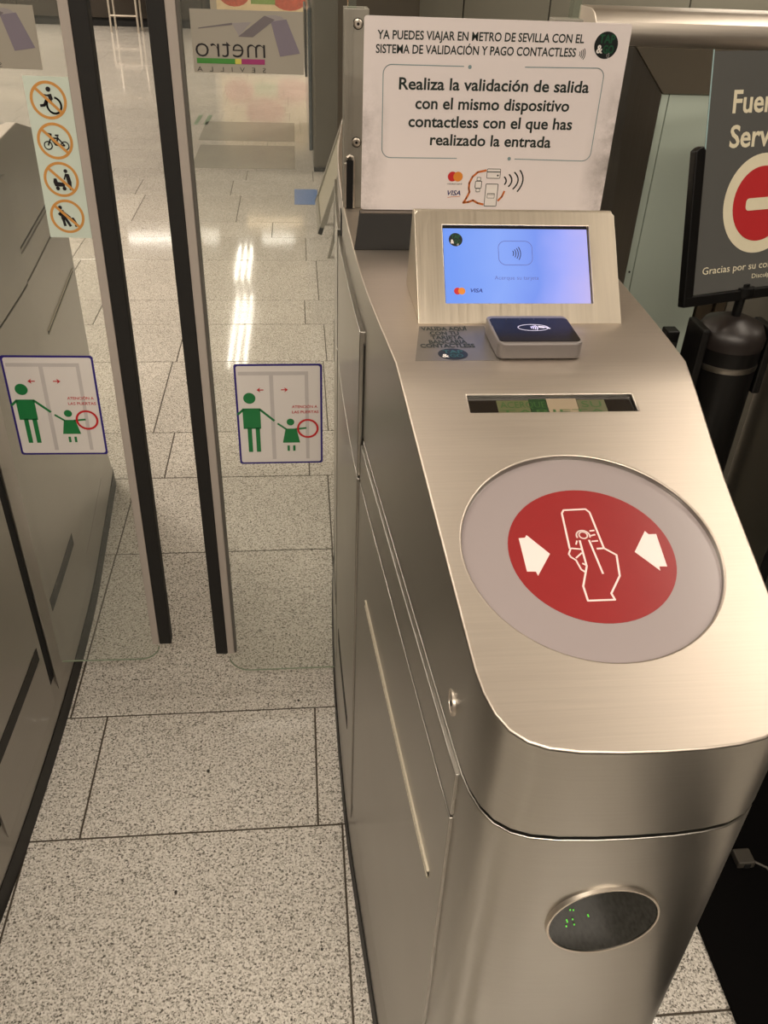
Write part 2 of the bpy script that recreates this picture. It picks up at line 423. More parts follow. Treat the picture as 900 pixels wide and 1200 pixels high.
# ceiling lamps ---------------------------------------------------------
def ceiling_lamp(x, y, lx, ly, power, label, strength=9, col=WARM, name='ceiling_lamp', group=None):
    t = thing(name, label, 'lamp', (x, y, CEIL-.06), group)
    hx, hy = lx/2, ly/2
    box((x-hx-.02, y-hy-.02, CEIL-.06), (x+hx+.02, y+hy+.02, CEIL), 'housing', plain('lamp_housing', (190, 185, 175), .5), t, .004)
    box((x-hx, y-hy, CEIL-.068), (x+hx, y+hy, CEIL-.0605), 'diffuser', lamp_mat('lamp_diffuser%g' % strength, strength, col), t)
    if power:
        ld = bpy.data.lights.new('lamp_light', 'AREA'); ld.shape = 'RECTANGLE'; ld.size = lx; ld.size_y = ly; ld.energy = power; ld.color = col
        lo_ = bpy.data.objects.new('lamp_light', ld); COL.objects.link(lo_); lo_.parent = t; lo_.location = (0, 0, -.012)
    return t
LG = 'added crosswise fill lamp panels in the ceiling'  # added out of view to brighten floor, cabinets and barrier
for (x, y, px_) in ((-1.5, -.1, 26), (-.2, -1.0, 50), (.9, -1.6, 50), (-2.4, 2.2, 20), (-1.95, 3.7, 55), (3.4, 1.2, 14), (-3.2, 5.0, 110), (-4.4, 7.6, 110), (3.4, 6.6, 90), (-4.9, 10.5, 170), (2.0, 10.6, 170), (-4.5, 14.0, 190), (2.4, 14.0, 190), (-1.6, -2.6, 8), (2.2, -2.7, 8)):
    ceiling_lamp(x, y, 1.2, .3, px_, 'unseen rectangular warm white lamp panel added crosswise in the station ceiling for fill light', 2.2 if y < 4 else 2.0, group=LG)
ceiling_lamp(-.45, 1.35, 1.2, .3, 14, 'unseen rectangular warm white lamp panel added crosswise in the station ceiling for fill light', 2.0, group=LG)  # added panel that lifts the sloping hood from the left
t = ceiling_lamp(1.46, 1.15, .3, 1.7, 20, 'rectangular warm white ceiling lamp panel set lengthwise over the closed lane', 2.4)
# bare tubes far down the hall, whose reflections streak the floor (pairs of three parallel tubes)
for (y0, y1, xc) in ((9.1, 11.3, -.75), (12.0, 13.4, -.83)):
    for i in (-1, 0, 1):
        x = xc+i*.09
        t = thing('tube_lamp', 'thin bright fluorescent tube hanging under the hall ceiling lengthwise', 'lamp', (x, (y0+y1)/2, CEIL-.03), 'lengthwise tube lamps')
        box((x-.008, y0, CEIL-.045), (x+.008, y1, CEIL-.023), 'tube', lamp_mat('tube_light', 34, (1, .93, .82)), t)
        box((x-.015, y0-.03, CEIL-.023), (x+.015, y1+.03, CEIL), 'bracket', ALU, t)
for (x0, x1, yc, st, cl) in ((-1.56, -1.29, 13.95, 24, (1, .93, .82)), (-.60, -.075, 13.9, 24, (1, .93, .82)), (-2.7, -1.85, 13.85, 24, (1, .93, .82)), (-.87, .07, 14.8, 11, (1, .72, .42))):
    t = thing('tube_lamp', 'thin bright fluorescent tube hanging under the hall ceiling crosswise', 'lamp', ((x0+x1)/2, yc, CEIL-.03), 'crosswise tube lamps')
    box((x0, yc-.014, CEIL-.045), (x1, yc+.014, CEIL-.023), 'tube', lamp_mat('tube_light%g' % st, st, cl), t)
    box((x0-.03, yc-.035, CEIL-.023), (x1+.03, yc+.035, CEIL), 'bracket', ALU, t)

# ================================================================== TICKET GATE CABINET
YC = 1.36
Lc = [(1.36, .069), (1.2, .071), (.985, .078), (.776, .0935), (.6, .1075), (.47, .118), (.433, .1212)]
def interp(tab, y):
    """smooth interpolation over a descending table"""
    if y > YC: y = 2*YC-y
    if y <= tab[-1][0]: return tab[-1][1]
    for (ya, xa), (yb, xb) in zip(tab[:-1], tab[1:]):
        if yb <= y <= ya: return xb+(xa-xb)*(y-yb)/(ya-yb)
    return tab[0][1]
def dense(tab):
    out = []
    for i in range(len(tab)-1):
        p0 = tab[max(i-1, 0)]; p1 = tab[i]; p2 = tab[i+1]; p3 = tab[min(i+2, len(tab)-1)]
        for k in range(4):
            t = k/4
            yy = p1[0]+(p2[0]-p1[0])*t
            m1 = (p2[1]-p0[1])/((p2[0]-p0[0]) or 1); m2 = (p3[1]-p1[1])/((p3[0]-p1[0]) or 1); hh = p2[0]-p1[0]
            xx = (2*t**3-3*t*t+1)*p1[1]+(t**3-2*t*t+t)*hh*m1+(-2*t**3+3*t*t)*p2[1]+(t**3-t*t)*hh*m2
            out.append((yy, xx))
    out.append(tab[-1]); return out
Lt = dense(Lc)
def LX(y): return interp(Lt, y)
Rc = [(1.36, .408), (.985, .405), (.776, .397), (.615, .380), (.495, .372), (.44, .3665)]
Rt = dense(Rc)
corner = [(.1245, .415), (.130, .399), (.1385, .3855), (.150, .3765), (.164, .371), (.185, .3675), (.215, .3655), (.245, .365), (.275, .3655), (.300, .3675), (.320, .371), (.336, .378), (.349, .389), (.358, .404), (.3635, .42)]
front_left = [(x, yy) for yy, x in Lt]
front_right = [(x, yy) for yy, x in reversed(Rt)]
half = front_left+corner+front_right            # from rear centre-left round the front to centre-right
rear = [(x, 2*YC-yy) for x, yy in reversed(half[1:-1])]
PLAN = half+rear
def offset_plan(plan, d):
    n = len(plan); out = []
    for i in range(n):
        a = Vector(plan[i-1]); b = Vector(plan[(i+1) % n]); t = (b-a).normalized(); nn = Vector((-t.y, t.x))
        out.append((plan[i][0]-nn.x*d*-1*(-1), plan[i][1]-nn.y*d*-1*(-1)))
    return out
def area(p): return sum(p[i-1][0]*p[i][1]-p[i][0]*p[i-1][1] for i in range(len(p)))/2
SGN = 1 if area(PLAN) > 0 else -1
def inset(plan, d):  # positive d shrinks
    n = len(plan); out = []
    for i in range(n):
        a = Vector(plan[i-1]); b = Vector(plan[(i+1) % n]); t = (b-a).normalized(); nn = Vector((-t.y, t.x))*SGN
        out.append((plan[i][0]+nn.x*d, plan[i][1]+nn.y*d))
    return out
KY = .776; SL = .252; TOP = 1.12
def topz(y): return TOP-SL*max(0, KY-y)
def stack(levels, name, mat, parent, bev=0):
    """levels: list of (plan, z) skinned together and capped"""
    V = []; F = []; n = len(levels[0][0])
    for pl, z in levels: V += [(p[0], p[1], z) for p in pl]
    for k in range(len(levels)-1):
        for i in range(n): F.append((k*n+i, k*n+(i+1) % n, (k+1)*n+(i+1) % n, (k+1)*n+i))
    F.append(tuple(range(n))); F.append(tuple(len(V)-n+i for i in range(n)))
    me = mesh_from(V, F, name); smooth(me, 30); o = link(me, name, mat, parent)
    if bev: bevel(o, bev)
    return o
ca = math.cos(math.atan(SL))
DC = (.2365, .54)     # centre of the round window on the slope (plan)
LCD = (.1594, .7035, .3245, .7277)
def make_hood(parent):
    bm = bmesh.new()
    lo = {}; hi = {}
    P = PLAN; n = len(P); z0 = .9195
    vb = [bm.verts.new((p[0], p[1], z0)) for p in P]; vt = [bm.verts.new((p[0], p[1], topz(p[1]))) for p in P]
    for i in range(n): bm.faces.new((vb[i], vb[(i+1) % n], vt[(i+1) % n], vt[i]))
    bm.faces.new(vb)
    kin = [i for i in range(n) if abs(P[i][1]-KY) < 1e-5 ]
    kin = sorted(kin, key=lambda i: P[i][0]); kl, kr = kin[0], kin[-1]
    flat = [i for i in range(n) if P[i][1] >= KY-1e-5]; slo = [i for i in range(n) if P[i][1] <= KY+1e-5]
    # flat area
    bm.faces.new([vt[i] for i in flat])
    # slope with two holes
    outer = [vt[i] for i in slo]
    oe = []
    for a, b in zip(slo[:-1], slo[1:]):
        e = bm.edges.get((vt[a], vt[b])); oe.append(e)
    e = bm.edges.get((vt[slo[-1]], vt[slo[0]])) or bm.edges.new((vt[slo[-1]], vt[slo[0]])); oe.append(e)
    def hole(pts, depth):
        a = [bm.verts.new((x, yy, topz(yy))) for x, yy in pts]; N = Vector((0, -SL, 1)).normalized()
        c = [bm.verts.new(v.co-N*depth) for v in a]; m = len(a); es = []
        for i in range(m):
            bm.faces.new((a[i], a[(i+1) % m], c[(i+1) % m], c[i])); es.append(bm.edges.get((a[i], a[(i+1) % m])))
        return es
    h1 = hole([(DC[0]+.1085*math.cos(2*PI*i/72), DC[1]+.1085*ca*math.sin(2*PI*i/72)) for i in range(72)], .0065)
    h2 = hole([(LCD[0], LCD[1]), (LCD[2], LCD[1]), (LCD[2], LCD[3]), (LCD[0], LCD[3])], .006)
    bmesh.ops.triangle_fill(bm, use_beauty=True, use_dissolve=False, edges=[e for e in oe+h1+h2 if e])
    bmesh.ops.recalc_face_normals(bm, faces=bm.faces)
    me = bpy.data.meshes.new('hood'); bm.to_mesh(me); bm.free(); smooth(me, 30)
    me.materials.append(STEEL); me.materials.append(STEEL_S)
    for p in me.polygons: p.material_index = 0 if p.normal.z > .3 else 1  # upright hood faces take the shaded steel, upward faces the lighter one
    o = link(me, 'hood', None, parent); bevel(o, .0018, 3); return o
def side_strip(y0, y1, z0, z1, d0, d1, name, mat, parent, bev=0, n=None):
    """curved slab following the lane side, from d0 (inner) to d1 (outer) in front of the side"""
    n = n or max(3, int((y1-y0)/.04)); V = []; F = []
    for i in range(n+1):
        yy = y0+(y1-y0)*i/n; x = LX(yy)
        V += [(x-d1, yy, z0), (x-d1, yy, z1), (x-d0, yy, z1), (x-d0, yy, z0)]
    for i in range(n):
        for k in range(4): F.append((4*i+k, 4*i+(k+1) % 4, 4*i+4+(k+1) % 4, 4*i+4+k))
    F += [(0, 1, 2, 3), (4*n, 4*n+1, 4*n+2, 4*n+3)]
    me = mesh_from(V, F, name); smooth(me, 30); o = link(me, name, mat, parent)
    if bev: bevel(o, bev)
    return o
def slot(y0, y1, z, hgt, parent, d=.0035, lips=False):
    s = side_strip(y0, y1, z-hgt/2, z+hgt/2, -.002, d+.0008, 'grip_slot', plain('slot_dark', (26, 24, 20), .6, 0, .2, 40), parent)
    if lips:
        for a_, b_ in ((z+hgt/2, z+hgt/2+.0022), (z-hgt/2-.0022, z-hgt/2)): side_strip(y0, y1, a_, b_, -.001, d+.0022, 'slot_lip', plain('lip_metal_toplit', (190, 182, 164), .4, .4), s)  # lip colour raised to carry the top light on its bevel
    return s
def make_cabinet(name, label, near=True, lane=True):
    t = thing(name, label, 'ticket gate', (.2385, YC, 0), None)
    pl0 = PLAN
    stack([(inset(PLAN, -.0115), 0), (inset(PLAN, -.0105), .048)], 'plinth', plain('plinth_black', (22, 19, 16), .6, 0, .2, 30), t)
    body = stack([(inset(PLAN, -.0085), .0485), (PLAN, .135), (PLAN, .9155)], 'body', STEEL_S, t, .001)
    stack([(inset(PLAN, .004), .915), (inset(PLAN, .004), .92)], 'shadow_gap', GAP, t)
    make_hood(t)
    # lower panels (near end, housing, far end)
    side_strip(.437, .974, .139, .851, -.002, .0035, 'side_panel', STEEL_S, t, .001)
    side_strip(1.746, 2.283, .139, .851, -.002, .0035, 'side_panel', STEEL_S, t, .001)
    side_strip(.437, .974, .8555, .909, -.002, .0030, 'side_band', STEEL_S, t, .001)
    side_strip(1.746, 2.283, .8555, .909, -.002, .0030, 'side_band', STEEL_S, t, .001)
    for a, b in ((.981, 1.372), (1.408, 1.739)):
        side_strip(a, b, .085, .851, -.002, .006, 'housing_panel', STEEL_S, t, .001)
        side_strip(a, b, .8555, 1.066, -.002, .006, 'housing_panel', STEEL_S, t, .001)
    side_strip(1.372, 1.408, .02, 1.10, -.002, .0012, 'door_slot', GAP, t)
    side_strip(.974, .981, .06, 1.05, -.002, .001, 'panel_gap', GROOVE, t)
    side_strip(1.739, 1.746, .06, 1.05, -.002, .001, 'panel_gap', GAP, t)
    slot(.475, .885, .707, .007, t, .0035, True); slot(1.835, 2.245, .707, .016, t)
    slot(1.86, 2.02, .262, .026, t)
    for a, b, z, hh in ((1.43, 1.715, .247, .032), (1.06, 1.30, .262, .032), (1.63, 1.735, .752, .05), (1.63, 1.735, 1.0, .05)):
        slot(a, b, z, hh, t, .006)
    side_strip(.60, .95, .136, .1395, -.001, .0028, 'plinth_joint', GROOVE, t)
    # lock
    lx = LX(.50)
    lk = lathe([(.0001, -.0012), (.0075, -.0012), (.0078, -.0001), (.0090, -.0001), (.0092, -.0016), (.0112, -.0016), (.0116, .004)], (LX(.474), .474, .955), 'lock', STEEL_R, t, 24, 'x')
    lathe([(.0001, -.0016), (.0026, -.0016), (.0026, .002)], (LX(.474), .474, .954), 'keyhole', GAP, lk, 16, 'x')
    return t
cab = make_cabinet('ticket_barrier', 'brushed steel validator cabinet with round red and grey symbol window on its sloping hood')

# --- near end fittings of this cabinet ---------------------------------
sl_n = Vector((0, -SL, 1)).normalized(); sl_u = Vector((1, 0, 0)); sl_v = sl_n.cross(sl_u)
disc = Sheet(Vector((DC[0], DC[1], topz(DC[1])))-sl_n*.0055, sl_u, sl_v, cab, .0003)
dm = plain('milky_symbol_window', (148, 138, 138), .22, 0, .02, 8, 0, .5, .4)
DISCRED = plain('window_red', (138, 38, 40), .25, 0, .05, 60, 0.0, .5, .4)
DISCWHITE = plain('window_white', (226, 206, 202), .3, 0, .02, 40, .05)
dd = disc.poly(circ((0, 0), .1088, 72), 1, 'symbol_window', dm); tag(dd, 'milky grey round window')
rd = disc.poly(circ((.0012, -.0005), .0705, 72), 2, 'red_disc', DISCRED, parent=dd)
al = [(-.0579, .0166), (-.0525, .0170), (-.0507, .0198), (-.0347, -.0009), (-.0492, -.023), (-.0501, -.0187), (-.0575, -.0184)]
ar = [(.0622, .0173), (.0555, .0172), (.0532, .021), (.0381, -.0012), (.0542, -.0214), (.0546, -.0171), (.0613, -.0174)]
disc.poly(al[::-1], 3, 'arrow', DISCWHITE, parent=dd); disc.poly(ar, 3, 'arrow', DISCWHITE, parent=dd)
hand = []
W_ = .0016
hand += stroke([(-.0167, .004), (-.0148, .0432), (-.0125, .0467), (.0072, .0473), (.010, .0436), (.0127, .003)], W_)
hand += stroke([(-.0061, .0126), (-.0066, -.0149), (-.0143, -.0347), (-.0138, -.049), (.0085, -.0489), (.007, -.0427), (.0186, -.0255), (.0216, -.004), (.0128, .0035), (.0064, .0032)], W_)
hand += stroke([(.002, .0128), (.0052, -.0229)], W_)
hand += stroke(circ((-.0017, .0182), .0036, 20), .0012, True)
hand += stroke(arc((-.0019, .0175), .0058, 200, -20, 14), .0013)
for a, b in (((.0049, .0226), (.0092, .0231)), ((.0041, .0173), (.0088, .0185)), ((.0039, .0112), (.0095, .0117)), ((-.0085, .0123), (-.0103, .0083)), ((-.0157, .0044), (-.007, .0032)), ((-.0136, -.006), (-.0074, -.0007)), ((-.0096, -.0116), (-.0059, -.0143))):
    hand += stroke([a, b], .0013)
hand += stroke([(-.0157, .0044), (-.0188, -.0015), (-.0178, -.0048), (-.0141, -.0082), (-.012, -.018), (-.0092, -.0206)], .0014)
disc.polys(hand, 3, 'hand_symbol', DISCWHITE, parent=dd)
# small text display in a slot
lc = Sheet(Vector(((LCD[0]+LCD[2])/2, (LCD[1]+LCD[3])/2, topz((LCD[1]+LCD[3])/2)))-sl_n*.0050, sl_u, sl_v, cab, .0003)
lb = lc.poly(rrect(-.082, -.0123, .082, .0123, .0005, 2), 1, 'text_display', plain('display_black', (24, 20, 18), .12, 0, .1, 40, 0, .6, .6))
lc.poly([(-.054, -.0120), (-.022, -.0120), (-.022, .0085), (-.054, .0085)], 2, 'lit_field', plain('lcd_olive', (84, 86, 58), .3, 0, .1, 60, .05), parent=lb)
lc.poly([(-.0215, -.0120), (-.0045, -.0120), (-.0045, .0105), (-.0215, .0105)], 2, 'lit_field', plain('lcd_green', (26, 52, 24), .3, 0, .1, 60, .06), parent=lb)
lc.poly([(-.004, -.0120), (.026, -.0120), (.026, .0105), (-.004, .0105)], 2, 'lit_field', plain('lcd_pale', (140, 126, 106), .2, 0, .05, 60, .05), parent=lb)
lc.poly([(.0265, -.0120), (.0545, -.0120), (.0545, .0085), (.0265, .0085)], 2, 'lit_field', plain('lcd_olive2', (84, 84, 60), .3, 0, .1, 60, .05), parent=lb)
LCDINK = plain('lcd_letters', (46, 78, 32), .4, 0, .05, 40, .05)
lettering(lc, 'ACERQUE', -.051, -.006, -.0025, .0085, LCDINK, 3, parent=lb)
lettering(lc, 'SU', .030, .050, -.0025, .0085, LCDINK, 3, parent=lb)
lettering(lc, 'TARJETA', -.053, .053, -.0115, .0060, LCDINK, 3, parent=lb)
# round sensor window low on the front
g = lathe([(.0001, -.0022), (.044, -.0022), (.0462, -.0022), (.0462, .004)], (.240, .3655, .803), 'sensor_window', plain('smoked_sensor_glass', (12, 14, 10), .04, 0, .3, 300, 0, .10, .0), cab, 48, 'y')
lathe([(.0462, .003), (.0462, -.0030), (.0478, -.0030), (.0490, .003)], (.240, .3655, .803), 'sensor_rim', STEEL_R, g, 48, 'y')
gd = bmesh.new()
for i in range(9):
    x = .205+random.random()*.02; z = .80+random.random()*.03
    boxm(gd, (x, .3622, z), (x+.0009, .3632, z+.0009))
me = bpy.data.meshes.new('indicator_light'); gd.to_mesh(me); gd.free()
o = link(me, 'indicator_light', plain('green_led', (90, 200, 60), .4, 0, .1, 30, 1.0), g); tag(o, 'tiny green lights', kind='stuff')
# adhesive notice on the flat of the hood
tp = Sheet((0, 0, TOP), (1, 0, 0), (0, 1, 0), cab, .0003)
st = tp.poly([(.114, .7785), (.2015, .7785), (.2015, .868), (.129, .868)], 1, 'adhesive_notice', plain('grey_adhesive_film', (122, 116, 110), .35, .5, .05, 40))
for s_, a, b, v in (('VALIDA AQUÍ', .1302, .1806, .8558), ('CON TU', .1381, .1698, .8436), ('TARJETA', .1377, .1723, .8322), ('BANCARIA', .1342, .1747, .8210), ('CONTACTLESS', .1237, .1814, .8108)):
    lettering(tp, s_, a, b, v, .0088, INK, 2, .03, parent=st)
tp.poly(circ((.155, .7945), .0135, 32, .0155), 2, 'round_emblem', plain('emblem_black', (14, 20, 20), .4), parent=st)
EG = plain('emblem_green', (20, 74, 48), .4); EW = plain('emblem_white', (226, 220, 216), .4)
lettering(tp, 'TAP', .145, .166, .7955, .0075, plain('emblem_teal', (40, 84, 84), .4), 3, .02, parent=st)
lettering(tp, '&', .143, .150, .7860, .0075, EW, 3, .02, parent=st)
lettering(tp, 'GO', .151, .165, .7860, .0075, plain('emblem_teal', (40, 84, 84), .4), 3, .02, parent=st)

# --- left cabinet (same unit turned round) and the one on the far right -
def copy_tree(o, parent=None):
    c = o.copy(); COL.objects.link(c); c.parent = parent
    for ch in list(o.children): copy_tree(ch, c)
    return c
# turned round about its own centre so that its curved side faces the lane
def bare_copy(loc, rot, label):
    c = cab.copy(); COL.objects.link(c); c.location = loc; c.rotation_euler = (0, 0, rot); c['label'] = label
    for ch in list(cab.children):
        if ch.name.split('.')[0] in ('sensor_window',): continue
        copy_tree(ch, c)
    return c
bare_copy((-.55-(.2385-.069), YC, 0), PI, 'dull grey steel gate cabinet seen through the left glass door, at the left edge')
far_cab = bare_copy((1.025+(.2385-.069), YC, 0), 0, 'steel validator cabinet beyond the black sign stand, at the right edge')

# --- post, lintel box and glass above the hood --------------------------
pst = thing('guide_post', 'grey aluminium upright at the left rear of the validator cabinet, screwed to the notice', 'post', (.085, 1.36, TOP))
prism([(.069, 1.337), (.103, 1.337), (.103, 1.376), (.069, 1.376), (.069, 1.372), (.0985, 1.372), (.0985, 1.341), (.0735, 1.341), (.0735, 1.346), (.069, 1.346)], 'z', TOP, 1.385, 'channel', ALU, pst, .0008)
for x in (.074, .080): box((x, 1.3355, TOP), (x+.0012, 1.3375, 1.384), 'rib', ALU, pst)
for z in (1.367, 1.2145):
    sc_ = lathe([(.0001, -.0035), (.0045, -.0035), (.0062, -.0015), (.0062, .001)], (.0878, 1.337, z), 'screw', STEEL_R, pst, 20, 'y')
    lathe([(.0001, -.0042), (.0021, -.0042), (.0021, .0)], (.0878, 1.337, z), 'socket', GAP, sc_, 6, 'y')
    lathe([(.0062, .0), (.0062, -.0006), (.0073, -.0006), (.0073, .0)], (.0878, 1.3369, z), 'washer', GROOVE, sc_, 20, 'y')
tube([(.0725, 1.333, TOP+.001), (.0725, 1.333, TOP+.065), (.0745, 1.333, TOP+.074), (.0785, 1.333, TOP+.0765), (.0825, 1.333, TOP+.074), (.084, 1.333, TOP+.065), (.084, 1.333, TOP+.001)], .0024, 'wire_bracket', STEEL_R, pst, 8)
box((.0735, 1.3305, TOP+.0005), (.0835, 1.3355, TOP+.07), 'bracket_slot', GAP, pst)
box((.0745, 1.345, TOP+.01), (.0855, 1.366, 1.95), 'fixed_glass', glass('edge_glass', (.90, .95, .91), .05), pst)
p2 = thing('guide_post', 'short aluminium post top showing just above the white notice', 'post', (.388, 1.36, TOP))
prism([(.366, 1.345), (.408, 1.345), (.408, 1.376), (.366, 1.376)], 'z', TOP, 1.380, 'channel', ALU, p2, .0012)
box((.392, 1.35, 1.379), (.403, 1.371, 1.95), 'fixed_glass', glass('edge_glass'), p2)
cb = thing('support_box', 'low black box on the hood under the white notice', 'box', (.22, 1.145, TOP))
V_ = [(.0735, 1.131, TOP+.0005), (.362, 1.131, TOP+.0005), (.362, 1.139, 1.1655), (.0805, 1.139, 1.1655),
      (.0765, 1.156, TOP+.0005), (.362, 1.156, TOP+.0005), (.362, 1.156, 1.1655), (.0815, 1.156, 1.1655)]
link(mesh_from(V_, [(0, 1, 2, 3), (4, 5, 6, 7), (0, 1, 5, 4), (1, 2, 6, 5), (2, 3, 7, 6), (3, 0, 4, 7)], 'casing'), 'casing', plain('satin_black_box', (20, 18, 16), .55, 0, .1, 30), cb)
box((.082, 1.140, 1.1656), (.360, 1.156, 1.1670), 'lid', plain('box_lid_grey', (120, 112, 104), .4, .6), cb)

# --- white notice --------------------------------------------------------
nb_ = thing('notice_board', 'white acrylic notice with black Spanish text and card logos above the payment screen', 'sign', (.096, 1.333, 1.119))
sg = Sheet((.096, 1.330, 1.119), (1, 0, 0), (0, 0, 1), nb_, .0002)
pan = prism([(.096+x, 1.119+z) for x, z in rrect(0, 0, .3785, .2585, .004, 4)], 'y', 1.330, 1.3335, 'panel', grime_white(), nb_)
def T(s_, u0, u1, v, cap, mat=INK, bold=.0, slope=.0, **k): return lettering(sg, s_, u0, u1, v, cap, mat, 1.5, bold, slope=slope, **k)
T('YA PUEDES VIAJAR EN METRO DE SEVILLA CON EL', .0183, .3119, .2310, .0105, bold=.018, slope=.0072, shear=.0)
T('SISTEMA DE VALIDACIÓN Y PAGO CONTACTLESS', .0168, .3028, .2137, .0105, bold=.018, slope=.0072, shear=.0)
sg.polys(waves(.3120, .2195, .0120, 4, .0010), 1.5, 'contactless_waves', INK)
T('Realiza la validación de salida', .0512, .3300, .1685, .0150, bold=.02, slope=.0045)
T('con el mismo dispositivo', .0761, .3045, .1435, .0150, bold=.02, slope=.003)
T('contactless con el que has', .0673, .3130, .1191, .0150, bold=.02, slope=.001)
T('realizado la entrada', .1009, .2843, .0947, .0150, bold=.02, slope=-.004)
fr = []
fr += stroke([(.1431, .1997)]+arc((.0400, .1878), .0120, 90, 180, 8)+arc((.0425, .0889), .0130, 180, 270, 8)+[(.1432, .0764)], .0012)
fr2 = stroke([(.2313, .2008)]+arc((.3368, .1900), .0120, 90, 0, 8)+arc((.3360, .0880), .0125, 0, -90, 8)+[(.2316, .0768)], .0012)
sg.polys(fr, 1.5, 'frame_line', LINEINK); sg.polys(fr2, 1.5, 'frame_line', LINEINK)
for c_ in ((.1515, .1991), (.2232, .0771)): sg.poly(circ(c_, .0026, 20), 1.5, 'frame_dot', LINEINK)
def emblem(sh, c, r, lay, par, grey=False):
    e = sh.poly(circ(c, r, 40), lay, 'round_emblem', plain('emblem_black', (14, 20, 20), .4), parent=par)
    k = r/.0170
    for s_, a, b, v, mt in (('TAP', -.0112, .0118, .0030, EG), ('&', -.0128, -.0040, -.0098, EW), ('GO', -.0034, .0118, -.0098, EG)):
        lettering(sh, s_, c[0]+a*k, c[0]+b*k, c[1]+v*k, .0098*k, mt, lay+1, .03, parent=par)
    sh.polys(waves(c[0]+.0045*k, c[1]-.0128*k, .0058*k, 3, .0007*k), lay+1, 'emblem_waves', EW, parent=par)
emblem(sg, (.3449, .2312), .0172, 1.5, nb_)
MR = plain('logo_red', (190, 36, 40), .45); MO = plain('logo_orange', (214, 132, 46), .45); ORN = plain('bubble_orange', (196, 106, 44), .45); NAVY = plain('logo_navy', (30, 34, 96), .45)
def cards_logo(sh, x, yv, r, lay, par):
    sh.poly(circ((x, yv), r, 28), lay, 'logo_circle', MR, parent=par); sh.poly(circ((x+r*1.18, yv), r, 28), lay+.7, 'logo_circle', MO, parent=par)
cards_logo(sg, .1387, .0502, .0072, 1.5, nb_)
lettering(sg, 'mastercard', .1313, .1539, .0385, .0026, INK, 1.5, 0)
lettering(sg, 'VISA', .1326, .1533, .0229, .0068, NAVY, 1.5, .02, shear=.25)
sg.polys(stroke([(.1335, .0193), (.140, .0205), (.1529, .0212)], .0007), 1.5, 'logo_underline', ORN)
bub = [(.1904, .0600), (.1771, .0570), (.1695, .0500), (.1655, .0410), (.1655, .0330), (.167, .0279), (.1629, .0185), (.1586, .0118), (.1660, .0128), (.1737, .0155), (.1810, .0115), (.1907, .0095)]
sg.polys(stroke(bub, .0030)+stroke([(.2215, .0300), (.2184, .0215), (.2125, .0150)], .0030), 1.5, 'speech_bubble', ORN)
ic = []
def frame_rect(x0, y0, x1, y1, r, wd): return (rrect(x0, y0, x1, y1, r, 4), [rrect(x0+wd, y0+wd, x1-wd, y1-wd, max(r-wd, .0002), 4)])
sg.polys([rrect(.1911, .0482, .2124, .0625, .0018), rrect(.1744, .0284, .1850, .0494, .002), rrect(.1912, .0068, .2110, .0405, .0015)], 2.2, 'icon_fill', CARD)
sg._mk([frame_rect(.1911, .0482, .2124, .0625, .0018, .0008), ([(.1913, .0585), (.2122, .0585), (.2122, .0572), (.1913, .0572)], []), frame_rect(.1744, .0332, .1850, .0446, .0018, .001),
        frame_rect(.1765, .0444, .1830, .0500, .0010, .0008), frame_rect(.1765, .0280, .1830, .0336, .0010, .0008), frame_rect(.1912, .0068, .2110, .0405, .0015, .0009),
        frame_rect(.1948, .0190, .2066, .0266, .0008, .0006), ([(.195, .0250), (.2064, .0250), (.2064, .0243), (.195, .0243)], []), (circ((.2085, .0527), .0014, 12), [])], 3, 'device_icon', INK)
wv = []
for a, b, c_ in (((.2188, .051), (.2225, .0452), (.2202, .0393)), ((.2259, .0547), (.2312, .0456), (.2268, .0363)), ((.2339, .0579), (.241, .0458), (.2341, .0327)), ((.242, .061), (.2485, .0459), (.2415, .0291))):
    pts = []
    for i in range(9):
        t_ = i/8; q = [(1-t_)**2*a[j]+2*t_*(1-t_)*(2*b[j]-.5*(a[j]+c_[j]))+t_*t_*c_[j] for j in (0, 1)]; pts.append(tuple(q))
    wv += stroke(pts, .0021)
sg.polys(wv, 1.5, 'contactless_waves', INK)

nb_.location = (.083, 1.1527, 1.1681); nb_.scale = (.8647, .8647, .8647)

# --- payment screen ------------------------------------------------------
ms = thing('payment_screen', 'wedge shaped steel housing with a lit blue contactless payment screen', 'screen', (.2445, .93, TOP))
mv = Vector((0, .088, .0985)).normalized(); mu = Vector((1, 0, 0)); mn = mu.cross(mv)
mt_ = steel('monitor_steel', (.66, .59, .49), .36, (40, 1, 1), .06)
FL = math.hypot(.088, .0985)
A = Vector((.2445, .874, TOP+.0005))
mf = Sheet(A, mu, mv, ms, .0003)
def plate(sh, outer, holes, th, name, mat, parent=None, bev=0, h=0):
    V = []; F = []; loops = [outer]+holes; flat_ = [p for l in loops for p in l]; n = len(flat_)
    tri = tessellate_polygon([[Vector((p[0], p[1], 0)) for p in l] for l in loops])
    V = [sh.P(p, h) for p in flat_]+[sh.P(p, h-th) for p in flat_]
    for t in tri:
        a_, c_, d_ = (flat_[i] for i in t)
        if (c_[0]-a_[0])*(d_[1]-a_[1])-(c_[1]-a_[1])*(d_[0]-a_[0]) < 0: t = t[::-1]
        F.append(tuple(t)); F.append(tuple(n+i for i in reversed(t)))
    q = 0
    for l in loops:
        m = len(l)
        for i in range(m): F.append((q+i, q+(i+1) % m, n+q+(i+1) % m, n+q+i))
        q += m
    me = mesh_from(V, F, name); o = link(me, name, mat, parent or sh.parent)
    if bev: bevel(o, bev)
    return o
hw = .1155
outl = [(-hw, 0), (hw, 0), (hw, FL-.004), (hw-.004, FL), (-hw+.004, FL), (-hw, FL-.004)]
plate(mf, outl, [[(-.0842, .0237), (.0842, .0237), (.0842, .1150), (-.0842, .1150)]], .0045, 'front_plate', mt_, bev=.0008)
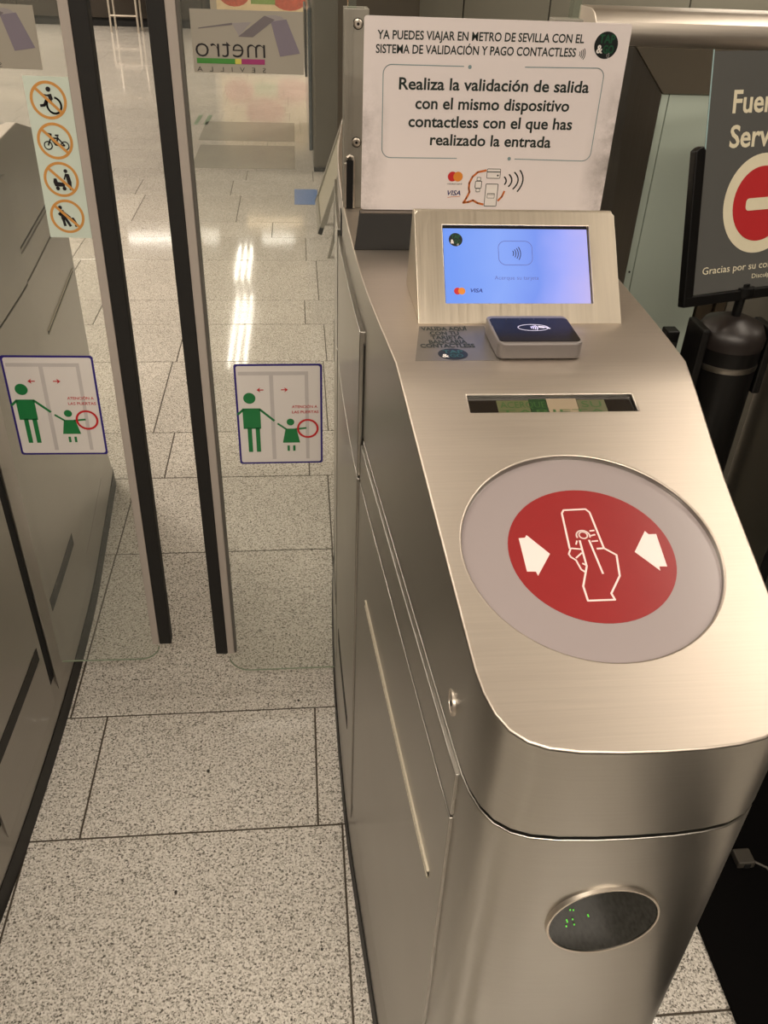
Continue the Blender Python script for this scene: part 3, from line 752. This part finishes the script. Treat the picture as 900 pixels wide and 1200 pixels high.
nb2 = .0045
prism([(.8795, TOP+.0005), (.9655, 1.2165), (.970, 1.2185), (.978, 1.216), (1.000, TOP+.0005)], 'x', .1295, .3595, 'casing', mt_, ms, .0012)
scr = mf.poly([(-.0835, .0240), (.0835, .0240), (.0835, .1147), (-.0835, .1147)], -10, 'bezel', GAP)
SS = Sheet(A-mn*.0026, mu, mv, ms, .0002)
me_ = SS.poly([(-.0834, .0243), (.0826, .0243), (.0826, .1120), (-.0834, .1120)], 1, 'display', screen_mat())
# give the display its own origin so that its colour field is centred on it
for v_ in me_.data.vertices: v_.co -= Vector((0, 0, 0))
SINK = plain('screen_ink', (44, 46, 84), .4); SFAINT = plain('screen_faint_ink', (84, 96, 160), .4, 0, .05, 40, .5)
emblem(SS, (-.0693, .0987), .0078, 2, ms)
SS._mk([(rrect(-.0213, .0690, .0182, .0978, .0085, 6), [rrect(-.0206, .0697, .0175, .0971, .0079, 6)])], 2, 'tap_frame', SFAINT)
SS.polys(waves(-.0003, .0830, .0130, 4, .0009), 2, 'contactless_waves', SINK)
lettering(SS, 'Acerque su tarjeta', -.0269, .0237, .0521, .0044, SFAINT, 2, .0)
cards_logo(SS, -.0697, .0386, .0040, 2, ms)
lettering(SS, 'VISA', -.0549, -.0414, .0372, .0042, plain('screen_navy', (36, 50, 140), .4), 2, .02, shear=.25)

# --- card reader ---------------------------------------------------------
cr_ = thing('card_reader', 'small grey contactless card reader with glossy black top in front of the payment screen', 'card reader', (.242, .815, TOP))
prism(rrect(.198, .7800, .2865, .8535, .007, 5), 'z', TOP+.0006, TOP+.0185, 'casing', plain('reader_grey', (132, 126, 124), .36, .45, .03, 60), cr_, .0022)
rp = prism(rrect(.2000, .7835, .2845, .8440, .005, 5), 'z', TOP+.0180, TOP+.0192, 'touch_panel', plain('reader_gloss_black', (28, 24, 22), .16, 0, .1, 20, 0, .1, .0), cr_)
rs = Sheet((.2422, .8140, TOP+.0192), (1, 0, 0), (0, 1, 0), cr_, .0002)
RW = plain('reader_mark', (220, 214, 236), .4, 0, .02, 30, .7)
rs._mk([(circ((0, .004), .0085, 32, .0165), [circ((0, .004), .0079, 32, .0159)])], 1, 'mark_ring', RW)
rs.polys(waves(.001, .004, .010, 4, .0008)+stroke([(.006, .0075), (.013, .0055), (.0175, .0010)], .0016)+stroke([(.006, .0045), (.012, .0030)], .0014), 1, 'tap_mark', RW)
rs.polys([circ((x_, .0265), .0006, 8) for x_ in (-.024, -.009, .006, .021)], 1, 'status_light', plain('reader_dots', (110, 104, 104), .4))

# ================================================================== GLASS DOOR LEAVES
DY = 1.39
GL = glass('door_glass', (.955, .962, .945), .05, 1.45)
EDGE = plain('glass_edge', (128, 140, 120), .2, 0, .05, 30)
def leaf(side, x_in, x_out, zb_glass, zb_strip, label):
    """side=+1: leaf whose rubber edge looks left (right leaf)"""
    t = thing('glass_door', label, 'glass door', (x_out, DY, zb_glass))
    zt = 1.80
    # outline of the pane in x,z with a rounded lower inner corner
    s = side; r = .045; pts = []
    cx, cz = x_in+s*r, zb_glass+r
    arcp = [(cx-s*r*math.cos(math.radians(a)), cz-r*math.sin(math.radians(a))) for a in range(0, 91, 10)]
    pts = [(x_in, zt)]+arcp+[(x_out, zb_glass), (x_out, zt)]
    prism(pts, 'y', DY-.005, DY+.005, 'pane', GL, t)
    # polished edge line
    ed = [(x_in, zb_strip)]+arcp[1:]+[(x_out, zb_glass)]
    tube([(a, DY-.0055, b) for a, b in arcp[1:]]+[(x_out-s*.004, DY-.0055, zb_glass)], .0016, 'polished_edge', EDGE, t, 6)
    box((min(x_in-s*.002, x_in+s*.0125), DY-.013, zb_strip), (max(x_in-s*.002, x_in+s*.0125), DY+.013, zt), 'edge_profile', DOORALU, t, .0012)
    box((min(x_in-s*.002, x_in-s*.0275), DY-.0125, zb_strip-.001), (max(x_in-s*.002, x_in-s*.0275), DY+.0125, zt), 'rubber_seal', RUBBER, t, .002)
    if s > 0: box((x_in+.0125, DY-.010, zb_strip), (x_in+.017, DY+.010, zt), 'inner_profile', plain('profile_dark_grey', (92, 88, 82), .5), t)  # darker grey strip next to the edge profile
    return t
doorR = leaf(1, -.1755, .062, .0825, .143, 'right glass sliding door beside the payment cabinet, with a guardian and child warning sticker')
doorL = leaf(-1, -.3245, -.540, .132, .182, 'left glass sliding door with a column of four orange prohibition pictograms')
FY = DY-.0056
def sheet_at(x, z, par, flip=False): return Sheet((x, FY, z), (1, 0, 0), (0, 0, 1), par, .0003)
def warning(par, x0, z0, x1, z1):
    w_, h_ = x1-x0, z1-z0; sh = sheet_at(x0, z0, par)
    def p(u, v): return (u*w_, (1-v)*h_)
    st_ = sh.poly(rrect(0, 0, w_, h_, .005), 1, 'warning_sticker', PBLUE); tag(st_, 'white square sticker with blue border, green figures and red ring')
    b = .0038; sh.poly(rrect(b, b, w_-b, h_-b, .004), 2, 'sticker_face', CARD, parent=st_)
    def R(u0, v0, u1, v1): return [p(u0, v1), p(u1, v1), p(u1, v0), p(u0, v0)]
    sh.polys([R(.045, .07, .84, .105), R(.395, .105, .44, .95), R(.80, .105, .84, .95)], 3, 'door_drawing', PGREY, parent=st_)
    big = [circ(p(.158, .325), .070*w_, 28), R(.07, .425, .275, .63), R(.115, .62, .165, .87), R(.21, .62, .26, .87)]
    big += stroke([p(.085, .432), p(.012, .485)], .0042)+stroke([p(.265, .432), p(.435, .552)], .0042)
    sh.polys(big, 4, 'adult_figure', PGREEN, parent=st_)
    kid = [circ(p(.622, .565), .045*w_, 24), [p(.525, .777), p(.73, .777), p(.69, .632), p(.562, .632)], R(.578, .807, .605, .864), R(.645, .807, .672, .864)]
    kid += stroke([p(.575, .640), p(.47, .578)], .0034)+stroke([p(.675, .638), p(.81, .627)], .0034)
    sh.polys(kid, 5, 'child_figure', PGREEN, parent=st_)
    sh._mk([sh.ringshape(p(.825, .632), .104*w_, .128*w_)], 6, 'red_ring', PRED, parent=st_)
    ar_ = []
    for a_, d_ in ((.245, 1), (.605, -1)):
        tip = p(a_, .245)
        ar_ += [[(tip[0], tip[1]), (tip[0]+d_*.0065, tip[1]-.0048), (tip[0]+d_*.0045, tip[1]), (tip[0]+d_*.0065, tip[1]+.0048)][::d_]]
        ar_ += stroke([(tip[0]+d_*.004, tip[1]), (tip[0]+d_*.0125, tip[1])], .0018)
    sh.polys(ar_, 4, 'red_arrow', PRED, parent=st_)
    lettering(sh, 'ATENCIÓN A', .645*w_, .94*w_, (1-.425)*h_, .0052, PRED, 4, .01, parent=st_)
    lettering(sh, 'LAS PUERTAS', .645*w_, .955*w_, (1-.478)*h_, .0052, PRED, 4, .01, parent=st_)
warning(doorR, -.1205, .6305, .0358, .8365)
warning(doorL, -.5221, .6588, -.3676, .8560)
# grey frosted operator stickers, seen from behind
FROST = plain('frosted_grey_film', (156, 150, 138), .5, 0, .03, 5)
RIB = plain('ribbon_violet_grey', (120, 112, 124), .5); RIB2 = plain('ribbon_pale', (146, 140, 140), .5); RIB3 = plain('ribbon_mid', (108, 101, 104), .5)
def operator_sticker(par, dx, full=True):
    sh = Sheet((dx, FY, 0), (1, 0, 0), (0, 0, 1), par, .0003)
    s0 = sh.poly([(-.1452, 1.2958), (.0128, 1.2958), (.0128, 1.3752), (-.1452, 1.3752)], 1, 'operator_sticker', FROST)
    sh.poly([(-.1348, 1.3510), (-.0869, 1.3568), (-.0873, 1.3594), (-.1346, 1.3522)], 2, 'ribbon', RIB3, parent=s0)
    sh.poly([(-.0873, 1.3590), (-.0781, 1.3425), (-.0733, 1.3480), (-.0600, 1.3610)], 1.8, 'ribbon', RIB2, parent=s0)
    sh.poly([(-.0796, 1.3425), (-.0589, 1.3422), (-.0270, 1.3646), (-.0414, 1.3693)], 2.4, 'ribbon', RIB3, parent=s0)
    sh.poly([(-.0414, 1.3693), (-.0329, 1.3600), (-.0122, 1.3640), (-.0170, 1.3685), (-.0260, 1.3705)], 2, 'ribbon', RIB2, parent=s0)
    sh.poly([(-.0329, 1.3620), (-.0212, 1.3185), (.0076, 1.3233), (-.0107, 1.3656)], 2.2, 'ribbon', RIB, parent=s0)
    lettering(sh, 'metro', -.1408, -.0423, 1.3160, .0262, PBLACK, 3, -.012, mirror=True, parent=s0)
    sh.poly([(-.140, 1.3076), (-.0857, 1.3076), (-.0857, 1.3143), (-.140, 1.3143)], 2.6, 'green_bar', plain('bar_green', (66, 130, 56), .45), parent=s0)
    sh.poly([(-.0857, 1.3076), (-.0768, 1.3076), (-.0768, 1.3143), (-.0857, 1.3143)], 2.6, 'yellow_bar', plain('bar_yellow', (196, 186, 86), .45), parent=s0)
    sh.poly([(-.0768, 1.3076), (-.0433, 1.3076), (-.0433, 1.3143), (-.0768, 1.3143)], 2.6, 'magenta_bar', plain('bar_magenta', (150, 52, 104), .45), parent=s0)
    lettering(sh, 'SEVILLA', -.1405, -.0425, 1.2972, .0062, PBLACK, 3, -.01, mirror=True, parent=s0, spacing=2.6)
operator_sticker(doorR, 0)
operator_sticker(doorL, -.3847)
# column of four prohibition signs
def pictos(par):
    sh = sheet_at(-.0127, 0, par)
    s0 = sh.poly([(-.3895, 1.0583), (-.3180, 1.0583), (-.3180, 1.2876), (-.3895, 1.2876)], 1, 'prohibition_sticker', PALE); tag(s0, 'pale strip with four orange ringed black pictograms')
    cx = -.3584; k = .0252/.125   # zoomed-crop unit -> metres (125 units = ring radius)
    def q(c, pts): return [(cx+(x-c[0])*.0252/122, c[2]-(yy-c[1])*.0252/131) for x, yy in pts]
    C = [(220, 203, 1.2565), (267, 480, 1.2010), (312, 743, 1.1463), (355, 995, 1.0912)]
    for c in C:
        sh._mk([sh.ringshape((cx, c[2]), .0218, .0257)], 2, 'orange_ring', PORANGE, parent=s0)
        sh.polys(stroke([(cx-.0170, c[2]+.0165), (cx+.0170, c[2]-.0165)], .0040), 4, 'orange_bar', PORANGE, parent=s0)
    g_ = 1/1
    c = C[0]; hr = .0030
    def cc(c, x, yy, r): z = q(c, [(x, yy)])[0]; return circ(z, r, 20)
    fig = [cc(c, 229, 127, .0034)]
    fig += stroke(q(c, [(232, 160), (240, 200)]), .0055)+stroke(q(c, [(195, 166), (228, 172)]), .0022)
    fig += stroke(q(c, [(243, 205), (205, 205), (188, 238), (158, 242)]), .0036)
    wc = q(c, [(254, 238)])[0]; fig += stroke(arc(wc, .0100, 80, -215, 30, .0108), .0027)
    sh.polys(fig, 3, 'wheelchair_symbol', PBLACK, parent=s0)
    c = C[1]; b_ = []
    for x, yy in ((215, 512), (332, 512)):
        b_ += stroke(circ(q(c, [(x, yy)])[0], .0056, 24), .0015, True)
    b_ += stroke(q(c, [(215, 512), (240, 458), (290, 458), (332, 512)]), .0021)+stroke(q(c, [(240, 458), (268, 508), (290, 458)]), .0021)+stroke(q(c, [(222, 425), (246, 430), (238, 462)]), .0021)
    b_ += stroke(q(c, [(272, 437), (298, 437)]), .0022)+stroke(q(c, [(286, 437), (290, 458)]), .0015)+stroke(q(c, [(268, 508), (332, 512)]), .0018)
    sh.polys(b_, 3, 'bicycle_symbol', PBLACK, parent=s0)
    c = C[2]; p_ = [cc(c, 351, 678, .0028), q(c, [(362, 822), (376, 822), (382, 760), (372, 700), (345, 696), (352, 760)])]
    p_ += stroke(q(c, [(348, 702), (333, 742)]), .0020)
    p_ += [q(c, [(262, 795), (330, 797), (334, 768), (284, 762), (278, 735), (258, 735), (252, 765)]), cc(c, 278, 811, .0029), cc(c, 325, 811, .0029)]
    sh.polys(p_, 3, 'pushchair_symbol', PBLACK, parent=s0)
    c = C[3]; p_ = [cc(c, 312, 925, .0029), q(c, [(310, 1022), (348, 1012), (333, 945), (305, 945)])]
    p_ += stroke(q(c, [(322, 952), (378, 1002)]), .0022)+stroke(q(c, [(322, 1012), (330, 1072)]), .0040)+stroke(q(c, [(340, 1010), (370, 1074)]), .0040)+stroke(q(c, [(296, 985), (315, 965)]), .0045)
    p_ += [q(c, [(395, 1048), (418, 1042), (400, 1002), (376, 1006)]), cc(c, 409, 1068, .0019)]
    sh.polys(p_, 3, 'suitcase_symbol', PBLACK, parent=s0)
pictos(doorL)
# the left leaf hangs slightly out of plumb
doorL.rotation_euler = (0, math.radians(.7), 0)
doorL.location.x += -.0

# ================================================================== BARRIER PANEL IN THE NEXT LANE
YB = 1.60
bp_ = thing('lane_barrier', 'tall steel framed panel with satin top rail and pale green infill closing the next lane', 'barrier', (.78, YB+.06, 0))
rail = [(YB, 1.324), (YB-.006, 1.332), (YB-.008, 1.345), (YB-.004, 1.360), (YB+.010, 1.372), (YB+.03, 1.377), (YB+.10, 1.377), (YB+.10, 1.324)]
prism(rail, 'x', .505, 1.008, 'top_rail', STEEL_R, bp_, .0015, True)
# mitred surround: left stile and head, sloping back to the infill
def quadprism(pts, back, name, mat, parent):
    V = [Vector(p) for p in pts]+[Vector((p[0], back, p[2])) for p in pts]; n = len(pts)
    F = [tuple(range(n)), tuple(range(2*n-1, n-1, -1))]+[(i, (i+1) % n, n+(i+1) % n, n+i) for i in range(n)]
    me = mesh_from(V, F, name); o = link(me, name, mat, parent); bevel(o, .001, 1); return o
YI = YB+.012
quadprism([(.505, YB, 0.0), (.505, YB, 1.3235), (.582, YB, 1.3235), (.6515, YI, 1.2495), (.6515, YI, 0)], YB+.09, 'stile', STEEL_D, bp_)
quadprism([(.5835, YB, 1.3235), (1.008, YB, 1.3235), (1.008, YI, 1.2495), (.6530, YI, 1.2495)], YB+.09, 'head_panel', plain('head_steel', (134, 126, 112), .42, .7, .06, 12), bp_)
TEAL = plain('pale_green_enamel', (184, 196, 184), .5, 0, .04, 3)
box((.652, YI+.004, .02), (.6665, YB+.08, 1.249), 'infill_edge', TEAL, bp_, .001)
box((.668, YI+.004, .02), (.815, YB+.08, 1.249), 'infill_panel', TEAL, bp_, .001)
lathe([(.0001, -.0015), (.002, -.0015), (.002, .002)], (.6595, YI+.004, .925), 'rivet', GROOVE, bp_, 10, 'y')
box((.8153, YB+.03, .02), (.821, YB+.08, 1.249), 'black_joint', GAP, bp_)
BRZ = plain('bronze_strip', (84, 74, 60), .45, .5, .06, 20)
for a_, b_, d_ in ((.821, .838, .018), (.839, .862, .03), (.863, .885, .02)):
    box((a_, YB+d_, .02), (b_, YB+.08, 1.249), 'bronze_strip', BRZ, bp_, .002)
box((.886, YB+.02, .02), (1.007, YB+.08, 1.249), 'end_panel', plain('end_panel_grey', (112, 108, 98), .45, .2, .05, 6), bp_, .002)

# ================================================================== SIGN STAND
ss = thing('sign_stand', 'black belt post carrying a dark grey out of service sign with red no entry disc', 'sign', (.695, 1.235, .02))
PX, PY = .695, 1.235
lathe([(.0001, .02), (.16, .02), (.16, .03), (.11, .045), (.05, .055), (.05, .06)], (PX, PY, 0), 'base', RUBBER, ss, 40)
lathe([(.038, .05), (.038, .60), (.053, .62), (.053, .93), (.051, .957), (.0001, .962)], (PX, PY, 0), 'pole', BLACK, ss, 32)
lathe([(.054, .940), (.055, .957), (.046, .974), (.022, .984), (.016, .986), (.0001, .986)], (PX, PY, 0), 'post_cap', plain('cap_black_gloss', (30, 24, 22), .4, 0, .1, 20, 0, .5, .0), ss, 32)
lathe([(.0075, .984), (.0075, 1.03)], (PX, PY, 0), 'neck', BLACK, ss, 16)
lathe([(.0001, 1.018), (.016, 1.018), (.018, 1.024), (.016, 1.034), (.0001, 1.034)], (PX, PY, 0), 'collar', BLACK, ss, 20)
for sgn in (-1, 1):
    cx_ = PX+sgn*.056
    bm = bmesh.new(); boxm(bm, (cx_-.007, PY-.03, .86 if sgn > 0 else .84), (cx_+.007, PY+.03, .972)); bmesh.ops.recalc_face_normals(bm, faces=bm.faces)
    me = bpy.data.meshes.new('belt_clip'); bm.to_mesh(me); bm.free(); o = link(me, 'belt_clip', BLACK, ss); bevel(o, .003)
bk = box((PX-.092, PY+.03, .84), (PX-.070, PY+.055, .945), 'side_grip', BLACK, ss, .002)
boxes([((PX-.090, PY+.0285, .85+i*.008), (PX-.072, PY+.031, .854+i*.008)) for i in range(10)], 'grip_ridge', RUBBER, bk)
lathe([(.0535, .905), (.0542, .91), (.0535, .915)], (PX, PY, 0), 'chrome_ring', STEEL_D, ss, 32)
ro = Vector((.5977, 1.2, 1.0318)); ru = Vector((.9563, .2924, 0)).normalized(); rv = Vector((-.0658, .2151, .9744)).normalized()
rv = (rv-ru*rv.dot(ru)).normalized()
SW, SH = .2333, .33
ps = Sheet(ro, ru, rv, ss, .0003)
pm = plain('sign_dark_grey', (84, 84, 82), .35, 0, .04, 8)
pp = plate(ps, rrect(0, 0, SW, SH, .002, 2), [], .003, 'sign_sheet', pm)
CREAM = plain('sign_cream', (214, 206, 180), .45); SRED = plain('sign_red', (176, 40, 44), .4)
lettering(ps, 'Fuera de', .0413, .183, .2515, .0285, CREAM, 1, .02, parent=pp)
lettering(ps, 'Servicio', .0415, .176, .2058, .0285, CREAM, 1, .02, parent=pp)
ps.poly(circ((.1132, .1245), .0712, 56), 1, 'cream_disc', CREAM, parent=pp)
ps.poly(circ((.1132, .1245), .0535, 56), 2, 'red_disc', SRED, parent=pp)
ps.poly(rrect(.0840, .1160, .1425, .1335, .0060), 3, 'white_bar', CREAM, parent=pp)
lettering(ps, 'Gracias por su colaboración', .0140, .2150, .0290, .0102, CREAM, 1, .004, parent=pp)
lettering(ps, 'Disculpe las molestias', .1120, .2200, .0148, .0066, CREAM, 1, 0, parent=pp)
# clear cover edge and holder rails
ps._mk([([(-.0022, .205), (0, .205), (0, SH+.002), (-.0022, SH+.002)], [])], 1, 'clear_edge', plain('clear_edge_tint', (150, 176, 176), .2))
plate(ps, [(-.020, -.0085), (-.002, -.0085), (-.002, .204), (-.006, .210), (-.014, .208), (-.020, .204)], [], .014, 'holder_rail', BLACK, bev=.002, h=.004)
plate(ps, [(SW+.002, -.0085), (SW+.020, -.0085), (SW+.020, .204), (SW+.002, .204)], [], .014, 'holder_rail', BLACK, bev=.002, h=.004)
plate(ps, [(-.020, -.0170), (SW+.020, -.0170), (SW+.020, -.001), (-.020, -.001)], [], .014, 'holder_rail', BLACK, bev=.002, h=.0042)
c0 = ps.P((.098, -.012), -.005)
lathe([(.0001, -.010), (.010, -.010), (.012, 0), (.010, .008), (.0001, .010)], (PX, PY+.004, 1.030), 'swivel', BLACK, ss, 18)

# black mat and cable on the floor of the closed lane
mat_ = prism([(.694, -.6), (1.002, -.6), (1.002, 1.585), (.694, 1.585)], 'z', .0005, .012, 'rubber_mat', plain('mat_black', (6, 5, 5), .9, 0, .2, 80, 0, .1), None, .002)
tag(mat_, 'black rubber mat on the granite floor to the right of the validator cabinet', 'mat')
sk = thing('floor_socket', 'small dark cable socket on the black mat by the cabinet foot', 'socket', (.83, .88, .012))
box((.812, .872, .0125), (.846, .905, .030), 'housing', plain('socket_grey', (66, 62, 56), .5), sk, .003)
box((.824, .870, .016), (.836, .874, .027), 'opening', GAP, sk)
tube([(.845, .885, .018), (.87, .87, .015), (.89, .82, .015), (.90, .72, .015), (.915, .60, .015), (.92, .3, .015)], .0025, 'cable', plain('cable_grey', (84, 80, 74), .5), sk)

# ================================================================== HALL BEYOND THE GATES
# A-frame board
ab = thing('folding_board', 'metal folding poster board seen edge on behind the right glass door', 'poster board', (.14, 4.8, 0))
def leanboard(y0, y1, x0, z0, x1, z1, th, parent):
    nrm = Vector((z1-z0, 0, -(x1-x0))).normalized()*-1
    def fr(a0, a1, b0, b1, off, th_, name, mat):
        V = []
        for d in (off, off+th_):
            for yy, t_ in ((a0, b0), (a1, b0), (a1, b1), (a0, b1)):
                V.append((x0+(x1-x0)*t_+nrm.x*d, yy, z0+(z1-z0)*t_+nrm.z*d))
        me = mesh_from(V, [(0, 1, 2, 3), (7, 6, 5, 4), (0, 4, 5, 1), (1, 5, 6, 2), (2, 6, 7, 3), (3, 7, 4, 0)], name); return link(me, name, mat, parent)
    fr(y0+.03, y1-.03, .04, .96, .002, .01, 'poster', plain('poster_pale', (172, 166, 150), .3, 0, .12, 4))
    fr(y0, y0+.03, 0, 1, 0, .022, 'frame_bar', ALU); fr(y1-.03, y1, 0, 1, 0, .022, 'frame_bar', ALU)
    fr(y0, y1, 0, .04, 0, .022, 'frame_bar', ALU); fr(y0, y1, .96, 1, 0, .022, 'frame_bar', ALU)
leanboard(4.49, 5.14, .120, .127, .42, .98, .02, ab)
for yy in (4.50, 5.10):
    prism([(.165, 0), (.150, 0), (.405, .96), (.42, .96)], 'y', yy, yy+.04, 'leg', ALU, ab)
    prism([(.69, 0), (.675, 0), (.425, .96), (.44, .96)], 'y', yy, yy+.04, 'leg', ALU, ab)
# vending machine
vm = thing('ticket_machine', 'tall dark grey ticket machine with blue glazed front at the right of the hall', 'ticket machine', (.5, 6.9, 0))
box((.115, 6.4, .03), (.83, 8.3, 2.1), 'cabinet', plain('machine_grey', (94, 88, 78), .42, .4, .06, 3), vm, .02)
box((.12, 6.42, 0), (.82, 8.28, .03), 'plinth', GAP, vm)
box((.088, 6.42, .14), (.1145, 8.1, 1.02), 'glazed_front', plain('machine_blue_glass', (52, 60, 66), .15, 0, .2, 4, 0, .5, .4), vm, .01)
box((.075, 7.25, .50), (.088, 8.0, .95), 'delivery_door', plain('machine_door_dark', (44, 42, 38), .3, .3), vm, .005)
for z in (1.10, 1.2): box((.070, 6.5, z), (.1145, 8.1, z+.045), 'chrome_trim', STEEL_R, vm, .01)
# grey enamelled wall panels on the right
pw = thing('panelled_partition', 'pale grey panelled partition wall across the back right of the hall', 'partition', (3, 7.05, 0))
xs = [.87, 1.22, 1.855, 2.905, 3.95, 5.0, 6.0]
PNL = plain('partition_enamel', (138, 136, 124), .45, 0, .03, 2)
for a_, b_ in zip(xs[:-1], xs[1:]): box((a_+.004, 7.0, .1), (b_-.004, 7.04, 2.3), 'wall_panel', PNL, pw, .003)
box((.86, 7.02, 0), (6.0, 7.1, 2.3), 'backing', GAP, pw)
# blue floor mark, pale grey floor rectangles, green dashes
bl = prism([(-.023, 5.548), (.128, 5.548), (.128, 5.925), (-.023, 5.925)], 'z', .0004, .0016, 'floor_rectangle', plain('floor_blue', (92, 124, 178), .3, 0, .08, 20)); tag(bl, 'blue rectangular sticker on the floor by the folding poster board', 'floor sticker')
for i, (a_, b_, ya, yb, lab) in enumerate(((-.79, -.017, 7.42, 8.2, 'farther of the two pale grey rectangles on the floor beyond the right glass door'), (-.76, -.017, 6.48, 7.25, 'nearer of the two pale grey rectangles on the floor beyond the right glass door'))):
    o = prism([(a_, ya), (b_, ya), (b_, yb), (a_, yb)], 'z', .0004, .0014, 'floor_rectangle', plain('floor_pale_grey', (150, 146, 136), .22, 0, .14, 5)); tag(o, lab, 'floor sticker')
for i in range(2):
    x = -.89+i*.085
    o = prism([(x, 8.05), (x+.035, 8.05), (x+.045, 8.5), (x+.01, 8.5)], 'z', .0004, .0014, 'floor_dash', plain('floor_green', (104, 124, 100), .4)); tag(o, ('left' if i == 0 else 'right')+' one of the two short green dashes on the floor far behind the doors', 'floor marking')
# counter and chair at the far end
ct = thing('counter', 'long black counter front at the far end of the hall', 'counter', (-3, 15.9, 0))
for i in range(6):
    x = -6.2+i*.95
    box((x, 15.8, .12), (x+.94, 15.86, 1.0), 'front_panel', plain('counter_black', (46, 40, 34), .25, 0, .1, 3), ct, .004)
box((-6.3, 15.86, 0), (-.5, 16.4, 1.0), 'carcass', BLACK, ct); box((-6.3, 15.75, 1.0), (-.5, 16.45, 1.05), 'worktop', plain('counter_top', (150, 140, 124), .3), ct)
box((-6.3, 15.83, 0), (-.5, 15.86, .12), 'kick_board', GAP, ct)
ch = thing('metal_chair', 'chrome framed chair standing before the black counter at the far end', 'chair', (-2.55, 15.2, 0))
for x in (-2.76, -2.36):
    tube([(x, 15.0, .0), (x, 15.0, .46)], .016, 'leg', STEEL_R, ch); tube([(x, 15.4, .0), (x, 15.4, .46), (x, 15.46, .9)], .016, 'leg', STEEL_R, ch)
box((-2.77, 14.98, .44), (-2.35, 15.42, .48), 'seat', STEEL_R, ch, .01); box((-2.75, 15.42, .68), (-2.37, 15.46, .90), 'backrest', BLACK, ch, .01)
tube([(-2.76, 15.0, .22), (-2.36, 15.0, .22)], .012, 'rung', STEEL_R, ch)
# poster stand far behind the right door
po = thing('poster_panel', 'low red and cream poster panel far behind the right glass door', 'poster', (-.5, 14.0, 0))
box((-1.22, 13.98, .0), (.20, 14.06, 1.5), 'board', plain('poster_frame', (150, 140, 124), .4), po, .01)
pq = Sheet((-1.08, 13.979, 0), (1, 0, 0), (0, 0, 1), po, .002)
pq.poly([(.0, .42), (1.24, .42), (1.24, 1.4), (0, 1.4)], 1, 'poster_sheet', plain('poster_cream', (196, 176, 140), .4, 0, .2, 12))
pq.polys([circ((.25, .62), .16, 20, .22), circ((1.02, .60), .17, 20, .26), circ((.62, .9), .2, 20, .3)], 2, 'food_picture', plain('poster_red', (164, 70, 46), .5, 0, .5, 22))
pq.poly([(.48, .50), (.82, .50), (.82, .66), (.48, .66)], 3, 'green_label', plain('poster_green', (112, 136, 66), .5))
pq.poly([(-.14, .0), (-.09, .0), (-.09, 1.5), (-.14, 1.5)], 2, 'side_post', GAP)
# a few dark gum spots ground into the granite
for i, (x, y_, r_) in enumerate(((-.2536, .905, .004), (-.216, 1.175, .0045), (-.025, 1.362, .0035), (.012, .78, .003), (.066, 1.335, .005))):
    o = prism(circ((x, y_), r_, 10, r_*.7), 'z', .0003, .0012, 'gum_spot', plain('gum_dark', (50, 45, 40), .7)); o.parent = floor
